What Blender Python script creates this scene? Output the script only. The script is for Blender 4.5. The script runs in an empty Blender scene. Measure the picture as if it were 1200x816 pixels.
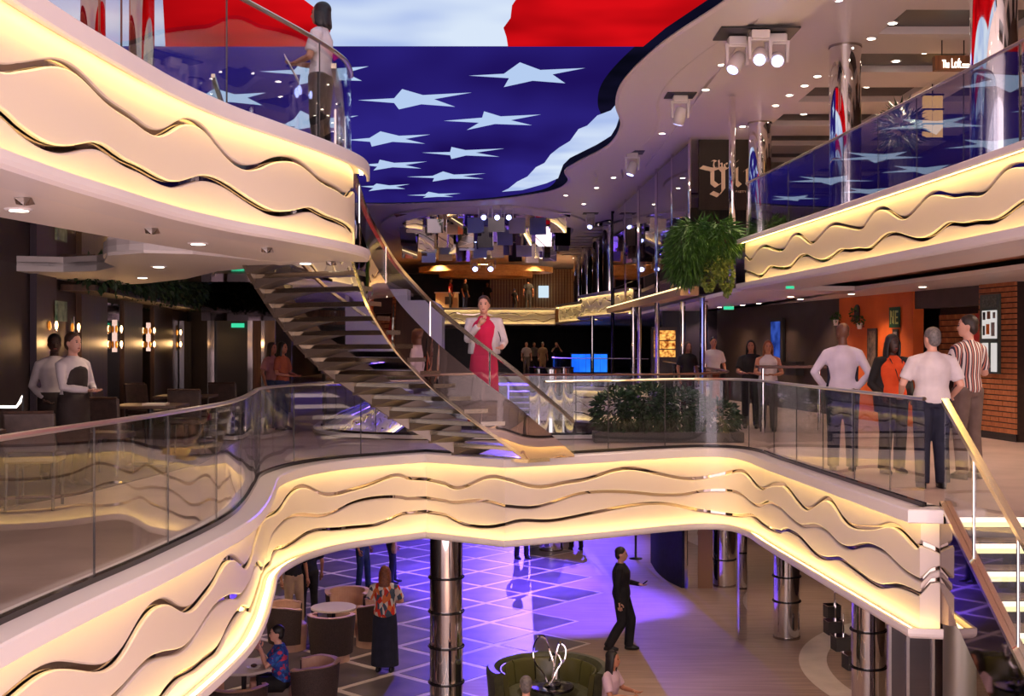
import bpy, bmesh, math, random
import numpy as np
from mathutils import Vector, Matrix, Euler
random.seed(7)
S = bpy.context.scene
C = S.collection
D = bpy.data
PI = math.pi

# ------------------------------------------------------------------ camera
F = 1400.0; HX = 600.0; HY = 404.0; CZ = 1.5      # focal length in px, horizon row, eye height over the middle deck
cd = D.cameras.new('camera'); cam = D.objects.new('camera', cd); C.objects.link(cam)
cd.sensor_width = 36; cd.lens = F / 1200 * 36; cd.shift_y = -4 / 1200
cd.clip_start = .05; cd.clip_end = 300
cam.location = (0, 0, CZ); cam.rotation_euler = (PI / 2, 0, 0)
S.camera = cam
# ------------------------------------------------------------------ world + exposure
w = D.worlds.new('world'); S.world = w; w.use_nodes = True
w.node_tree.nodes['Background'].inputs[0].default_value = (.84, .64, .68, 1)
w.node_tree.nodes['Background'].inputs[1].default_value = 3.0
S.view_settings.view_transform = 'Standard'; S.view_settings.look = 'None'
S.view_settings.exposure = 0.25; S.view_settings.gamma = 1; S.view_settings.use_curve_mapping = False
cy = S.cycles
cy.use_denoising = True; cy.max_bounces = 9; cy.diffuse_bounces = 3; cy.glossy_bounces = 6
cy.transmission_bounces = 6; cy.transparent_max_bounces = 28
cy.caustics_reflective = False; cy.caustics_refractive = False
cy.sample_clamp_indirect = 4; cy.sample_clamp_direct = 0
LAMP = dict(atrium=230, deck=100, sconce=4, lower=120, violet=24000)

# deck levels
ZL, ZM, ZU, ZC = -3.75, 0.0, 3.25, 5.95

def at(x, y, Y):                       # photo pixel at a known depth
    return Vector(((x - HX) / F * Y, Y, CZ - (y - HY) / F * Y))
def on_z(x, y, z):                     # photo pixel on a known horizontal level
    Y = (CZ - z) * F / (y - HY)
    return Vector(((x - HX) / F * Y, Y, z))
def lin(c): return tuple(((v / 255) / 12.92 if v <= 10 else (((v / 255) + .055) / 1.055) ** 2.4) for v in c)

# ------------------------------------------------------------------ materials
MATS = {}
def nodes(m): return m.node_tree.nodes, m.node_tree.links
def mat(name, col, rough=.5, metal=0, spec=.5, emit=None, estr=0, coat=0):
    if name in MATS: return MATS[name]
    m = D.materials.new(name); m.use_nodes = True
    b = m.node_tree.nodes['Principled BSDF']
    b.inputs['Base Color'].default_value = (*col, 1); b.inputs['Roughness'].default_value = rough
    b.inputs['Metallic'].default_value = metal; b.inputs['Specular IOR Level'].default_value = spec
    b.inputs['Coat Weight'].default_value = coat
    if emit:
        b.inputs['Emission Color'].default_value = (*emit, 1); b.inputs['Emission Strength'].default_value = estr
    MATS[name] = m
    return m
def noise_mat(name, c1, c2, scale=5, rough=.5, detail=4, stretch=(1, 1, 1), bump=0, metal=0, spec=.5, coat=0, r2=None):
    if name in MATS: return MATS[name]
    m = mat(name, c1, rough, metal, spec, coat=coat); n, l = nodes(m); b = n['Principled BSDF']
    tc = n.new('ShaderNodeTexCoord'); mp = n.new('ShaderNodeMapping'); mp.inputs['Scale'].default_value = stretch
    nz = n.new('ShaderNodeTexNoise'); nz.inputs['Scale'].default_value = scale; nz.inputs['Detail'].default_value = detail
    cr = n.new('ShaderNodeValToRGB'); cr.color_ramp.elements[0].position = .32; cr.color_ramp.elements[1].position = .68
    cr.color_ramp.elements[0].color = (*c1, 1); cr.color_ramp.elements[1].color = (*c2, 1)
    l.new(tc.outputs['Object'], mp.inputs[0]); l.new(mp.outputs[0], nz.inputs['Vector']); l.new(nz.outputs[0], cr.inputs[0]); l.new(cr.outputs[0], b.inputs['Base Color'])
    if bump:
        bp = n.new('ShaderNodeBump'); bp.inputs['Strength'].default_value = bump; bp.inputs['Distance'].default_value = .02
        l.new(nz.outputs[0], bp.inputs['Height']); l.new(bp.outputs[0], b.inputs['Normal'])
    if r2 is not None:
        mr = n.new('ShaderNodeMapRange'); mr.inputs['To Min'].default_value = rough; mr.inputs['To Max'].default_value = r2
        l.new(nz.outputs[0], mr.inputs['Value']); l.new(mr.outputs[0], b.inputs['Roughness'])
    return m
def emis(name, col, s):
    if name in MATS: return MATS[name]
    m = D.materials.new(name); m.use_nodes = True; n, l = nodes(m); n.clear()
    e = n.new('ShaderNodeEmission'); e.inputs[0].default_value = (*col, 1); e.inputs[1].default_value = s
    o = n.new('ShaderNodeOutputMaterial'); l.new(e.outputs[0], o.inputs[0]); MATS[name] = m
    return m
def glass_mat(name, tint, rough=0, ior=1.5, floor_=0.0):
    m = D.materials.new(name); m.use_nodes = True; n, l = nodes(m); n.clear()
    t = n.new('ShaderNodeBsdfTransparent'); t.inputs[0].default_value = (*tint, 1)
    g = n.new('ShaderNodeBsdfGlossy'); g.inputs['Roughness'].default_value = rough; g.inputs[0].default_value = (.95, .95, .97, 1)
    fr = n.new('ShaderNodeFresnel'); fr.inputs[0].default_value = ior
    ge = n.new('ShaderNodeNewGeometry'); mi = n.new('ShaderNodeMapRange'); mi.inputs['To Min'].default_value = ior; mi.inputs['To Max'].default_value = 1 / ior
    l.new(ge.outputs['Backfacing'], mi.inputs['Value']); l.new(mi.outputs[0], fr.inputs[0])
    ad = n.new('ShaderNodeMath'); ad.operation = 'ADD'; ad.use_clamp = True; ad.inputs[1].default_value = floor_
    mx = n.new('ShaderNodeMixShader'); o = n.new('ShaderNodeOutputMaterial')
    l.new(fr.outputs[0], ad.inputs[0]); l.new(ad.outputs[0], mx.inputs[0]); l.new(t.outputs[0], mx.inputs[1]); l.new(g.outputs[0], mx.inputs[2]); l.new(mx.outputs[0], o.inputs[0])
    MATS[name] = m
    return m
white = mat('white_lacquer', (.80, .735, .72), .35)
ceilw = mat('ceiling_paint', (.86, .78, .74), .45)
panelm = mat('fascia_panel', (.66, .575, .55), .4)
chrome = mat('chrome', (.88, .86, .84), .04, 1)
chromed = mat('dark_chrome', (.42, .38, .35), .08, 1)
brass = mat('polished_brass_steel', (.86, .78, .60), .12, 1)
mirror = mat('mirror', (.82, .80, .84), .015, 1)
dmirror = mat('dark_mirror', (.16, .13, .14), .04, 1)
black = mat('black', (.012, .011, .013), .4)
blackg = mat('black_gloss', (.012, .010, .012), .08)
dgrey = mat('dark_grey', (.05, .045, .045), .5)
cove = emis('warm_led_strip', (1.0, .69, .20), 16)
covef = emis('far_warm_led_strip', (1.0, .72, .26), 10.5)
glass = glass_mat('clear_glass', (.93, .95, .95))
glassd = glass_mat('smoked_glass', (.40, .36, .42), floor_=.12)
lampm = emis('downlight_glow', (1, .86, .68), 14)
bulbm = emis('filament_bulb', (1.0, .56, .22), 11)
spotm = emis('violet_lens', (.40, .46, 1.0), 7)
exitm = emis('exit_green', (.04, .55, .28), 1.1)
wood_dark = noise_mat('dark_wood', lin((58, 40, 33)), lin((82, 58, 46)), 3, .35, stretch=(6, 6, .4))
wood_mid = noise_mat('warm_wood', lin((120, 76, 44)), lin((160, 104, 60)), 3, .4, stretch=(8, 8, .5))
wood_lt = noise_mat('light_wood', lin((176, 132, 84)), lin((205, 160, 106)), 3, .4, stretch=(.5, 5, 5))
floor_pl = noise_mat('plank_floor', lin((132, 106, 96)), lin((156, 130, 118)), 2.2, .45, 6, (.5, 7, 1), r2=.55, spec=.3)
tile_dk = noise_mat('dark_marble_tile', lin((72, 62, 66)), lin((104, 90, 94)), 1.6, .36, 7, spec=.35)
tile_lt = noise_mat('pale_stone_band', lin((182, 164, 158)), lin((204, 186, 180)), 2, .4, 5, spec=.35)
deckf = noise_mat('deck_floor', lin((150, 128, 122)), lin((176, 152, 146)), 1.5, .35, 5, spec=.4)
carpet = noise_mat('dark_carpet', lin((44, 32, 32)), lin((64, 46, 44)), 9, .9)
orange = noise_mat('orange_wall', lin((206, 92, 34)), lin((222, 106, 42)), 2, .6)
brickm = noise_mat('brick', lin((150, 84, 52)), lin((206, 132, 84)), 3.5, .8, 5, bump=.3)
mortar = noise_mat('mortar', lin((40, 24, 20)), lin((56, 34, 26)), 12, .9)
brown_wall = noise_mat('brown_wall', lin((52, 40, 40)), lin((66, 52, 50)), 2, .5)
greenm = noise_mat('leaf_green', lin((26, 66, 22)), lin((70, 112, 34)), 9, .5)
greend = noise_mat('leaf_dark_green', lin((16, 42, 28)), lin((38, 72, 40)), 9, .5)
leatherd = noise_mat('dark_leather', lin((58, 44, 40)), lin((76, 60, 54)), 14, .38, bump=.08)
olive = noise_mat('olive_leather', lin((54, 54, 38)), lin((76, 76, 52)), 12, .36, bump=.06)
wovenb = noise_mat('woven_brown', lin((46, 33, 30)), lin((70, 52, 47)), 60, .7, bump=.3)
beige = noise_mat('beige_upholstery', lin((196, 152, 128)), lin((210, 168, 144)), 6, .6)
tabletop = mat('pale_table_top', lin((226, 208, 200)), .3)
purplew = mat('purple_wall', lin((52, 44, 92)), .4)

# ------------------------------------------------------------------ mesh helpers
def link(o, parent=None):
    C.objects.link(o)
    if parent is not None: o.parent = parent
    return o
def mesh(name, V, Fc, m, parent=None, smooth=False, mats=None, fm=None):
    me = D.meshes.new(name); me.from_pydata([tuple(v) for v in V], [], Fc)
    for x in (mats or [m]): me.materials.append(x)
    if fm is not None: me.polygons.foreach_set('material_index', fm)
    if smooth: me.polygons.foreach_set('use_smooth', [True] * len(me.polygons))
    me.update()
    return link(D.objects.new(name, me), parent)
def tag(o, label=None, cat=None, group=None, kind=None):
    if label: o['label'] = label
    if cat: o['category'] = cat
    if group: o['group'] = group
    if kind: o['kind'] = kind
    return o
def struct(o): o['kind'] = 'structure'; return o
def empty(name, loc=(0, 0, 0), rz=0, label=None, cat=None, group=None):
    o = D.objects.new(name, None); o.empty_display_size = .1; C.objects.link(o)
    o.location = loc; o.rotation_euler = (0, 0, rz)
    return tag(o, label, cat, group)
class MB:
    def __init__(s): s.V = []; s.F = []
    def add(s, V, Fc):
        o = len(s.V); s.V += [tuple(v) for v in V]; s.F += [tuple(i + o for i in f) for f in Fc]; return s
    def box(s, x0, x1, y0, y1, z0, z1):
        return s.add([(x0, y0, z0), (x1, y0, z0), (x1, y1, z0), (x0, y1, z0), (x0, y0, z1), (x1, y0, z1), (x1, y1, z1), (x0, y1, z1)],
                     [(3, 2, 1, 0), (4, 5, 6, 7), (0, 1, 5, 4), (1, 2, 6, 5), (2, 3, 7, 6), (3, 0, 4, 7)])
    def tube(s, pts, r, seg=10, cap=True):
        pts = [Vector(p) for p in pts]; rr = r if isinstance(r, (list, tuple)) else [r] * len(pts)
        V = []; n = len(pts); prev = None
        for i, p in enumerate(pts):
            t = (pts[min(i + 1, n - 1)] - pts[max(i - 1, 0)])
            t = t.normalized() if t.length > 1e-9 else Vector((0, 0, 1))
            a = prev if prev is not None else (Vector((1, 0, 0)) if abs(t.x) < .8 else Vector((0, 1, 0)))
            u = (a - t * a.dot(t)).normalized(); v = t.cross(u); prev = u
            rx, ry = rr[i] if isinstance(rr[i], (list, tuple)) else (rr[i], rr[i])
            for k in range(seg):
                th = 2 * PI * k / seg; V.append(p + u * math.cos(th) * rx + v * math.sin(th) * ry)
        Fc = [(i * seg + k, i * seg + (k + 1) % seg, (i + 1) * seg + (k + 1) % seg, (i + 1) * seg + k) for i in range(n - 1) for k in range(seg)]
        if cap: Fc += [tuple(range(seg))[::-1], tuple((n - 1) * seg + k for k in range(seg))]
        return s.add(V, Fc)
    def rings(s, R, seg=14):           # stacked horizontal ellipses (cx, cy, z, rx, ry)
        V = []; n = len(R)
        for (cx, cy_, z, rx, ry) in R:
            for k in range(seg):
                th = 2 * PI * k / seg; V.append((cx + rx * math.cos(th), cy_ + ry * math.sin(th), z))
        Fc = [(i * seg + k, i * seg + (k + 1) % seg, (i + 1) * seg + (k + 1) % seg, (i + 1) * seg + k) for i in range(n - 1) for k in range(seg)]
        Fc += [tuple(range(seg))[::-1], tuple((n - 1) * seg + k for k in range(seg))]
        return s.add(V, Fc)
    def ball(s, c, rx, ry=None, rz=None, seg=10, rows=6):
        ry = ry or rx; rz = rz or rx
        return s.rings([(c[0], c[1], c[2] - rz * math.cos(PI * (i + .25) / (rows + .5)), rx * math.sin(PI * (i + .25) / (rows + .5)), ry * math.sin(PI * (i + .25) / (rows + .5))) for i in range(rows + 1)], seg)
    def lathe(s, prof, seg=24, c=(0, 0, 0)):
        return s.rings([(c[0], c[1], c[2] + z, r, r) for r, z in prof], seg)
    def prism(s, poly, z0, z1):
        n = len(poly)
        return s.add([(x, y, z0) for x, y in poly] + [(x, y, z1) for x, y in poly],
                     [tuple(range(n))[::-1], tuple(range(n, 2 * n))] + [(i, (i + 1) % n, n + (i + 1) % n, n + i) for i in range(n)])
    def xf(s, M): s.V = [tuple(M @ Vector(v)) for v in s.V]; return s
    def build(s, name, m, parent=None, smooth=False): return mesh(name, s.V, s.F, m, parent, smooth)
def boxo(name, x0, x1, y0, y1, z0, z1, m, parent=None): return MB().box(x0, x1, y0, y1, z0, z1).build(name, m, parent)
def area(poly): return sum(poly[i - 1][0] * poly[i][1] - poly[i][0] * poly[i - 1][1] for i in range(len(poly)))
def prism(name, poly, z0, z1, m, parent=None):
    if area(poly) < 0: poly = poly[::-1]
    return MB().prism(poly, z0, z1).build(name, m, parent)
def bevel(o, wdt, seg=2):
    bm = bmesh.new(); bm.from_mesh(o.data)
    bmesh.ops.remove_doubles(bm, verts=bm.verts, dist=1e-5)
    bmesh.ops.bevel(bm, geom=[e for e in bm.edges if e.is_manifold and e.calc_face_angle(0) > .5], offset=wdt, segments=seg, affect='EDGES', profile=.5)
    bm.to_mesh(o.data); bm.free(); return o
def copy_tree(o, parent=None):
    c = o.copy(); C.objects.link(c); c.parent = parent
    for ch in o.children: copy_tree(ch, c)
    return c

# ------------------------------------------------------------------ paths
def catmull(P, step=.08):
    P = [np.array(p, float) for p in P]; out = []
    for i in range(len(P) - 1):
        p0 = P[i - 1] if i > 0 else 2 * P[0] - P[1]; p3 = P[i + 2] if i + 2 < len(P) else 2 * P[-1] - P[-2]
        p1, p2 = P[i], P[i + 1]; n = max(2, int(np.linalg.norm(p2 - p1) / step))
        for k in range(n):
            t = k / n
            out.append(.5 * ((2 * p1) + (-p0 + p2) * t + (2 * p0 - 5 * p1 + 4 * p2 - p3) * t * t + (-p0 + 3 * p1 - 3 * p2 + p3) * t ** 3))
    out.append(P[-1]); return out
def path(pts, step=.08):               # points with a third entry are corners
    out = []; cur = []
    for p in pts:
        cur.append(p[:2])
        if len(p) > 2:
            seg = catmull(cur, step); out += seg if not out else seg[1:]; cur = [p[:2]]
    if len(cur) > 1:
        seg = catmull(cur, step); out += seg if not out else seg[1:]
    out = np.array(out)
    for p in pts:                      # keep offset lines clean round corners
        if len(p) > 2:
            d = np.hypot(out[:, 0] - p[0], out[:, 1] - p[1]); out = out[(d < 1e-6) | (d > .17)]
    return out
def frame(P, side):                    # arc length and outward normals (mitred)
    seg = np.diff(P, axis=0); L = np.linalg.norm(seg, axis=1); s = np.r_[0, np.cumsum(L)]
    t = seg / L[:, None]; n = np.c_[t[:, 1], -t[:, 0]] * side
    N = np.zeros_like(P); N[0] = n[0]; N[-1] = n[-1]; N[1:-1] = n[:-1] + n[1:]
    N /= np.linalg.norm(N, axis=1)[:, None]
    c = np.ones(len(P)); c[1:-1] = np.clip((N[1:-1] * n[:-1]).sum(1), .5, 1)
    return s, N / c[:, None]
def sweep(name, P, N, prof, m, parent=None, i0=0, i1=None, smooth=False, closed=True):
    i1 = len(P) if i1 is None else i1; V = []; Fc = []
    idx = range(i0, i1); k = None
    for i in idx:
        pr = prof(i) if callable(prof) else prof; k = len(pr)
        V += [(P[i, 0] + N[i, 0] * o, P[i, 1] + N[i, 1] * o, z) for o, z in pr]
    n = len(idx); kk = k if closed else k - 1
    for a in range(n - 1):
        for b in range(kk):
            Fc.append((a * k + b, a * k + (b + 1) % k, (a + 1) * k + (b + 1) % k, (a + 1) * k + b))
    if closed: Fc += [tuple(range(k))[::-1], tuple((n - 1) * k + b for b in range(k))]
    o = mesh(name, V, Fc, m, parent)
    bm = bmesh.new(); bm.from_mesh(o.data); bmesh.ops.recalc_face_normals(bm, faces=bm.faces); bm.to_mesh(o.data); bm.free()
    if smooth:
        o.data.polygons.foreach_set('use_smooth', [True] * len(o.data.polygons))
        o.data.set_sharp_from_angle(angle=math.radians(35))
    return o
def trace(P, N, s, inset, pts):        # photo pixels on a fascia surface -> (arc length, height)
    Q = P - N * inset; xs = HX + F * Q[:, 0] / Q[:, 1]; out = []
    for px, py in pts:
        k = int(np.argmin(np.abs(xs - px))); out.append((s[k], CZ - (py - HY) / F * Q[k, 1]))
    out.sort(); return out
def wave_fn(ctrl, s, seed, zmid, amp=.06, wl=1.3):
    """smooth curve through traced points, carried on by a wave outside them"""
    rnd = random.Random(seed); ph = [rnd.uniform(0, 6.28) for _ in range(3)]
    base = np.array([zmid + amp * math.sin(2 * PI * a / wl + ph[0]) + .5 * amp * math.sin(2 * PI * a / (wl * .61) + ph[1]) for a in s])
    if not ctrl: return base
    cs = [c[0] for c in ctrl]; cz = [c[1] for c in ctrl]; cs2 = []; cz2 = []
    for a, b in zip(cs, cz):
        if not cs2 or a - cs2[-1] > .03: cs2.append(a); cz2.append(b)
    d = np.interp(s, cs2, cz2)
    # cubic smoothing
    cs2 = np.array(cs2); cz2 = np.array(cz2); dl = np.diff(cz2) / np.diff(cs2); m_ = np.zeros(len(cs2)); m_[0] = dl[0]; m_[-1] = dl[-1]
    for i in range(1, len(cs2) - 1): m_[i] = 0 if dl[i - 1] * dl[i] <= 0 else 2 * dl[i - 1] * dl[i] / (dl[i - 1] + dl[i])
    r = d.copy()
    for i, a in enumerate(s):
        if a <= cs2[0] or a >= cs2[-1]: continue
        k = np.searchsorted(cs2, a) - 1; h = cs2[k + 1] - cs2[k]; t = (a - cs2[k]) / h
        r[i] = (2 * t ** 3 - 3 * t * t + 1) * cz2[k] + (t ** 3 - 2 * t * t + t) * h * m_[k] + (-2 * t ** 3 + 3 * t * t) * cz2[k + 1] + (t ** 3 - t * t) * h * m_[k + 1]
    k_ = np.exp(-.5 * (np.arange(-5, 6) / 2.0) ** 2); k_ /= k_.sum(); r = np.convolve(np.pad(r, 5, 'edge'), k_, 'valid')
    lo = s < cs2[0]; hi = s > cs2[-1]
    if lo.any(): r[lo] = cz2[0] + (base[lo] - base[lo][-1]) * np.clip((cs2[0] - s[lo]) / .4, 0, 1)
    if hi.any(): r[hi] = cz2[-1] + (base[hi] - base[hi][0]) * np.clip((s[hi] - cs2[-1]) / .4, 0, 1)
    return r

def fascia(name, pts, side, z0, z1, waves, label, lip=.12, blip=.09, strip=cove, inset=.17, gap=.042, step=.06, seed=1, group=None):
    """balcony front: overhanging ledge, lower lip, LED strips in both coves, wave-cut panels over a mirror backing"""
    P = path(pts, step); s, N = frame(P, side)
    root = empty(name, (0, 0, 0), 0, label, 'balcony front', group)
    sweep('ledge', P, N, [(-.36, z1), (-.012, z1), (0, z1 - .012), (0, z1 - lip + .01), (-.01, z1 - lip), (-.035, z1 - lip), (-.035, z1 - .05), (-.36, z1 - .05)], white, root)
    sweep('lower_lip', P, N, [(-.36, z0), (-.03, z0), (-.008, z0 + .02), (0, z0 + .045), (0, z0 + blip), (-.03, z0 + blip), (-.03, z0 + .04), (-.36, z0 + .04)], white, root)
    sweep('upper_light_strip', P, N, [(-.07, z1 - .06), (-.105, z1 - .06), (-.105, z1 - .064), (-.07, z1 - .064)], strip, root)
    sweep('lower_light_strip', P, N, [(-.07, z0 + .05), (-.105, z0 + .05), (-.105, z0 + .054), (-.07, z0 + .054)], strip, root)
    sweep('mirror_backing', P, N, [(-inset - .045, z0 + .04), (-inset - .03, z0 + .04), (-inset - .03, z1 - .05), (-inset - .045, z1 - .05)], mat('bronze_mirror', (.50, .42, .36), .03, 1), root)
    W = []
    for k, wv in enumerate(waves):
        zm = z1 + (z0 - z1) * (k + 1.1) / (len(waves) + 1.1)
        W.append(wave_fn(trace(P, N, s, inset, wv) if isinstance(wv, list) else None, s, seed * 10 + k, zm, wv if isinstance(wv, float) else .06))
    W = [np.clip(q, z0 + .09 + .03 * (len(W) - k), z1 - .1 - .03 * k) for k, q in enumerate(W)]
    W = [np.full(len(s), z1 - .05)] + W + [np.full(len(s), z0 + .04)]
    for k in range(len(W) - 1):
        g = gap / 2; hi = W[k] - (g if k else 0); lo = W[k + 1] + (g if k + 1 < len(W) - 1 else 0)
        lo = np.minimum(lo, hi - .03); off = -inset + (.012 if k % 2 else 0)
        sweep('wave_panel', P, N, lambda i, hi=hi, lo=lo, off=off: [(off - .03, lo[i]), (off - .008, lo[i]), (off, lo[i] + .01), (off, hi[i] - .01), (off - .008, hi[i]), (off - .03, hi[i])], panelm, root, smooth=True)
    return root, P, N, s

def railing(name, P, N, s, z0, z1, label, off=-.22, panel=1.25, ranges=None, rail=None, rr=.022, base=True, group=None, gl=None):
    """glass panels in a floor channel with a top rail, following a path"""
    root = empty(name, (0, 0, 0), 0, label, 'railing', group)
    ranges = ranges or [(s[0], s[-1])]; rail = rail or mat('rail_steel', (.66, .60, .56), .3, 1)
    for a, b in ranges:
        n = max(1, round((b - a) / panel)); i0 = int(np.searchsorted(s, a)); i1 = min(len(s), int(np.searchsorted(s, b)) + 1)
        if base: sweep('base_channel', P, N, [(off - .025, z0), (off + .025, z0), (off + .025, z0 + .035), (off - .025, z0 + .035)], blackg, root, i0, i1)
        sweep('handrail', P, N, [(off + rr * math.cos(t), z1 + .6 * rr * math.sin(t)) for t in [2 * PI * k / 8 for k in range(8)]], rail, root, i0, i1, smooth=True)
        for k in range(n):
            j0 = int(np.searchsorted(s, a + (b - a) * k / n + .004)); j1 = min(len(s), int(np.searchsorted(s, a + (b - a) * (k + 1) / n - .004)) + 1)
            if j1 - j0 < 2: continue
            o = sweep('glass_panel', P, N, [(off - .006, z0 + .03), (off + .006, z0 + .03), (off + .006, z1 - .01), (off - .006, z1 - .01)], gl or glass, root, j0, j1, smooth=True)
            if k:
                q = P[j0] + N[j0] * off
                MB().tube([(q[0], q[1], z0 + .03), (q[0], q[1], z1 - .01)], .007, 6).build('joint', dgrey, o)
    return root

# ================================================================== SETTING: decks, walls, ceilings
def crop(pts, ox, oy, sc): return [(ox + u / sc, oy + v / sc) for u, v in pts]
MLp = [(-2.45, 2.5), (-2.43, 5.7), (-2.22, 8), (-2.13, 9.6), (-2.2, 10.7), (-2.38, 12), (-2.52, 13.0), (-2.46, 13.8), (-2.3, 14.35), (-2.06, 14.8), (-1.6, 15.28), (-1.13, 15.67, 1),
       (-.1, 14.95, 1), (1.11, 15.6), (2.0, 16.15), (2.6, 16.42), (2.95, 16.3), (3.1, 15.7), (3.14, 14.7), (3.43, 10.35, 1), (3.72, 10.3)]
ULp = [(-2.5, 3), (-2.5, 5), (-2.48, 6.4), (-2.42, 7.3), (-2.33, 8.3), (-2.15, 9.22), (-1.93, 9.92), (-1.63, 10.93), (-1.47, 11.7), (-1.46, 12.2), (-1.5, 12.6)]
URp = [(4.75, 5), (4.7, 8), (4.61, 10.75), (4.36, 15.2), (3.95, 21.1)]

# floor of the lowest deck, with its dark diamond tiles
floor = struct(boxo('floor', -12, 12, 2, 78, ZL - .2, ZL, floor_pl))
u = Vector((.658, .753)); v = Vector((-.753, .658)); pit = 1.2; half = .535
tm = None; nt = 0
o_tile = MB().prism([(half * math.sqrt(2) * math.cos(a), half * math.sqrt(2) * math.sin(a)) for a in (PI / 4, 3 * PI / 4, 5 * PI / 4, 7 * PI / 4)], 0, .004)
band = MB()
for i in range(-4, 34):
    for j in range(0, 34):
        c = u * (i * pit + .5) + v * (j * pit + .15)
        if not (12.5 < c.y < 41 and -9 < c.x): continue
        lim = 1.15 if c.y > 17 else 2.0
        if c.x > lim or (c.x > -.2 and 17.6 < c.y < 19.3): continue
        if nt < 300:
            if tm is None:
                t = o_tile.build('tile', tile_dk, floor); tm = t.data
            else:
                t = link(D.objects.new('tile', tm), floor)
            t.location = (c.x, c.y, ZL + .0035); t.rotation_euler = (0, 0, math.atan2(u.y, u.x)); nt += 1
        q = [c + u * sx * .6 + v * sy * .6 for sx, sy in ((-1, -1), (1, -1), (1, 1), (-1, 1))]
        band.prism([(p.x, p.y) for p in q], ZL - .01, ZL + .003)
band.build('pale_band', tile_lt, floor)
# pale curved band in the plank floor
arc = [(9.5 + 4.85 * math.cos(a), 18.8 + 4.85 * math.sin(a)) for a in np.linspace(math.radians(115), math.radians(250), 40)]
arc += [(9.5 + 4.4 * math.cos(a), 18.8 + 4.4 * math.sin(a)) for a in np.linspace(math.radians(250), math.radians(115), 40)]
prism('pale_arc', arc, ZL - .01, ZL + .003, tile_lt, floor)

# middle deck: left deck, bridge and right deck in one slab, a second void behind the bridge
PM = path(MLp, .25); sM, NM = frame(PM, 1)
REAR = [(-3.3, 37), (-3.3, 30), (-3.25, 24), (-3.1, 20.8), (-2.5, 19.5), (-1.2, 19.05), (.6, 19.1), (2.2, 19.3), (3.0, 19.9), (3.55, 21), (3.8, 23), (3.95, 30), (4.2, 37)]
PR = path(REAR, .25); sR, NR = frame(PR, -1); PR = PR - NR * .3
inner = [tuple(p) for p in (PM - NM * .3)]
slab = inner + [(3.72, 10.62), (3.8, 10.4), (9.8, 10.4), (9.8, 40), (4.1, 40)] + [tuple(p) for p in PR[::-1]] + [(-3.3, 40), (-9.8, 40), (-9.8, 2.5), (-2.6, 2.5)]
struct(prism('floor', slab, -.95, ZM, deckf)).name = 'floor_middle_deck'
FM = [(1.35, 44), (1.2, 41.5), (1.3, 40.2), (1.8, 39.4), (2.8, 38.6), (4.2, 37.6)]
struct(prism('floor_far_deck', [(1.6, 76), (1.52, 41.5), (1.6, 40.5), (2.0, 39.75), (2.95, 39.0), (4.25, 38.05), (9.8, 39.99), (9.8, 76)], -.95, ZM - .002, deckf))
struct(boxo('floor_far_walkway', -9.8, 1.55, 44, 76, -.95, ZM - .004, deckf))
struct(prism('floor_lounge', [(-9.7, 9), (-5.3, 9), (-4.3, 12), (-3.9, 15), (-4.3, 19), (-5.2, 25), (-9.7, 25)], ZM, ZM + .012, carpet))
# upper decks
PUL = path(ULp, .2); sU, NU = frame(PUL, 1)
ul_in = [tuple(p) for p in (PUL - NU * .3)]
struct(prism('floor_upper_left', [p for p in ul_in if p[1] < 11.2] + [(-1.98, 11.3), (-3.05, 11.5), (-3.1, 14), (-9.8, 18.4), (-9.8, 3), (-2.7, 3)], ZU - .1, ZU, carpet))
front = [(-3.6, 3), (-3.55, 6), (-3.5, 8.2), (-3.27, 9.6), (-3.02, 10.8), (-2.6, 12.4)]
sof = struct(prism('ceiling_left_soffit', ul_in + [(-1.8, 12.62), (-2.2, 12.75)] + front[::-1] + [(-2.7, 3)], 2.372, 2.44, ceilw))
backs = [(-2.2, 12.75), (-2.6, 12.4), (-3.07, 11.5), (-3.5, 11.35), (-3.96, 11.7), (-4.3, 12.6), (-4.45, 13.4), (-4.9, 14.1), (-5.39, 14.35), (-5.9, 14.15), (-6.3, 13.4), (-6.7, 12.6), (-9.8, 12), (-9.8, 18.4), (-7.8, 18.2), (-6.2, 17.8), (-5.2, 17.0), (-4.3, 15.8), (-3.5, 14.2)]
struct(prism('ceiling_left_scroll', backs, 2.371, 2.44, ceilw))
struct(boxo('ceiling_left_mirror', -9.8, -2.75, 3, 18.3, 2.462, 2.5, mat('soffit_mirror', (.55, .48, .47), .03, 1)))
struct(boxo('ceiling_left_lounge', -9.8, -3.3, 18.3, 40, 3.1, 3.2, brown_wall))
# rim that turns up from the scroll soffit to the mirror
rim = path([(-2.62, 12.38), (-3.07, 11.5), (-3.5, 11.35), (-3.96, 11.7), (-4.3, 12.6), (-4.45, 13.4), (-4.9, 14.1), (-5.39, 14.35), (-5.9, 14.15), (-6.3, 13.4), (-6.7, 12.6), (-9.8, 12)], .15)
_, nr = frame(rim, 1)
struct(sweep('trim_1', rim, nr, [(.0, 2.40), (.03, 2.40), (.03, 2.462), (.0, 2.462)], ceilw))
PUR = path(URp, .3); sUR, NUR = frame(PUR, -1)
ur_in = [tuple(p) for p in (PUR - NUR * .3)]
struct(prism('floor_upper_right', ur_in + [(4.1, 21.3), (4.1, 39.4), (9.8, 39.4), (9.8, 5)], ZU - .1, ZU, deckf))
struct(prism('ceiling_right_soffit', ur_in + [tuple(p) for p in (PUR - NUR * 1.0)][::-1], 2.462, 2.53, ceilw))
struct(prism('ceiling_right_recess', [tuple(p) for p in (PUR - NUR * .9)] + [tuple(p) for p in (PUR - NUR * 2.3)][::-1], 2.62, 2.66, mat('brown_recess', lin((176, 120, 92)), .3)))
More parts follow.
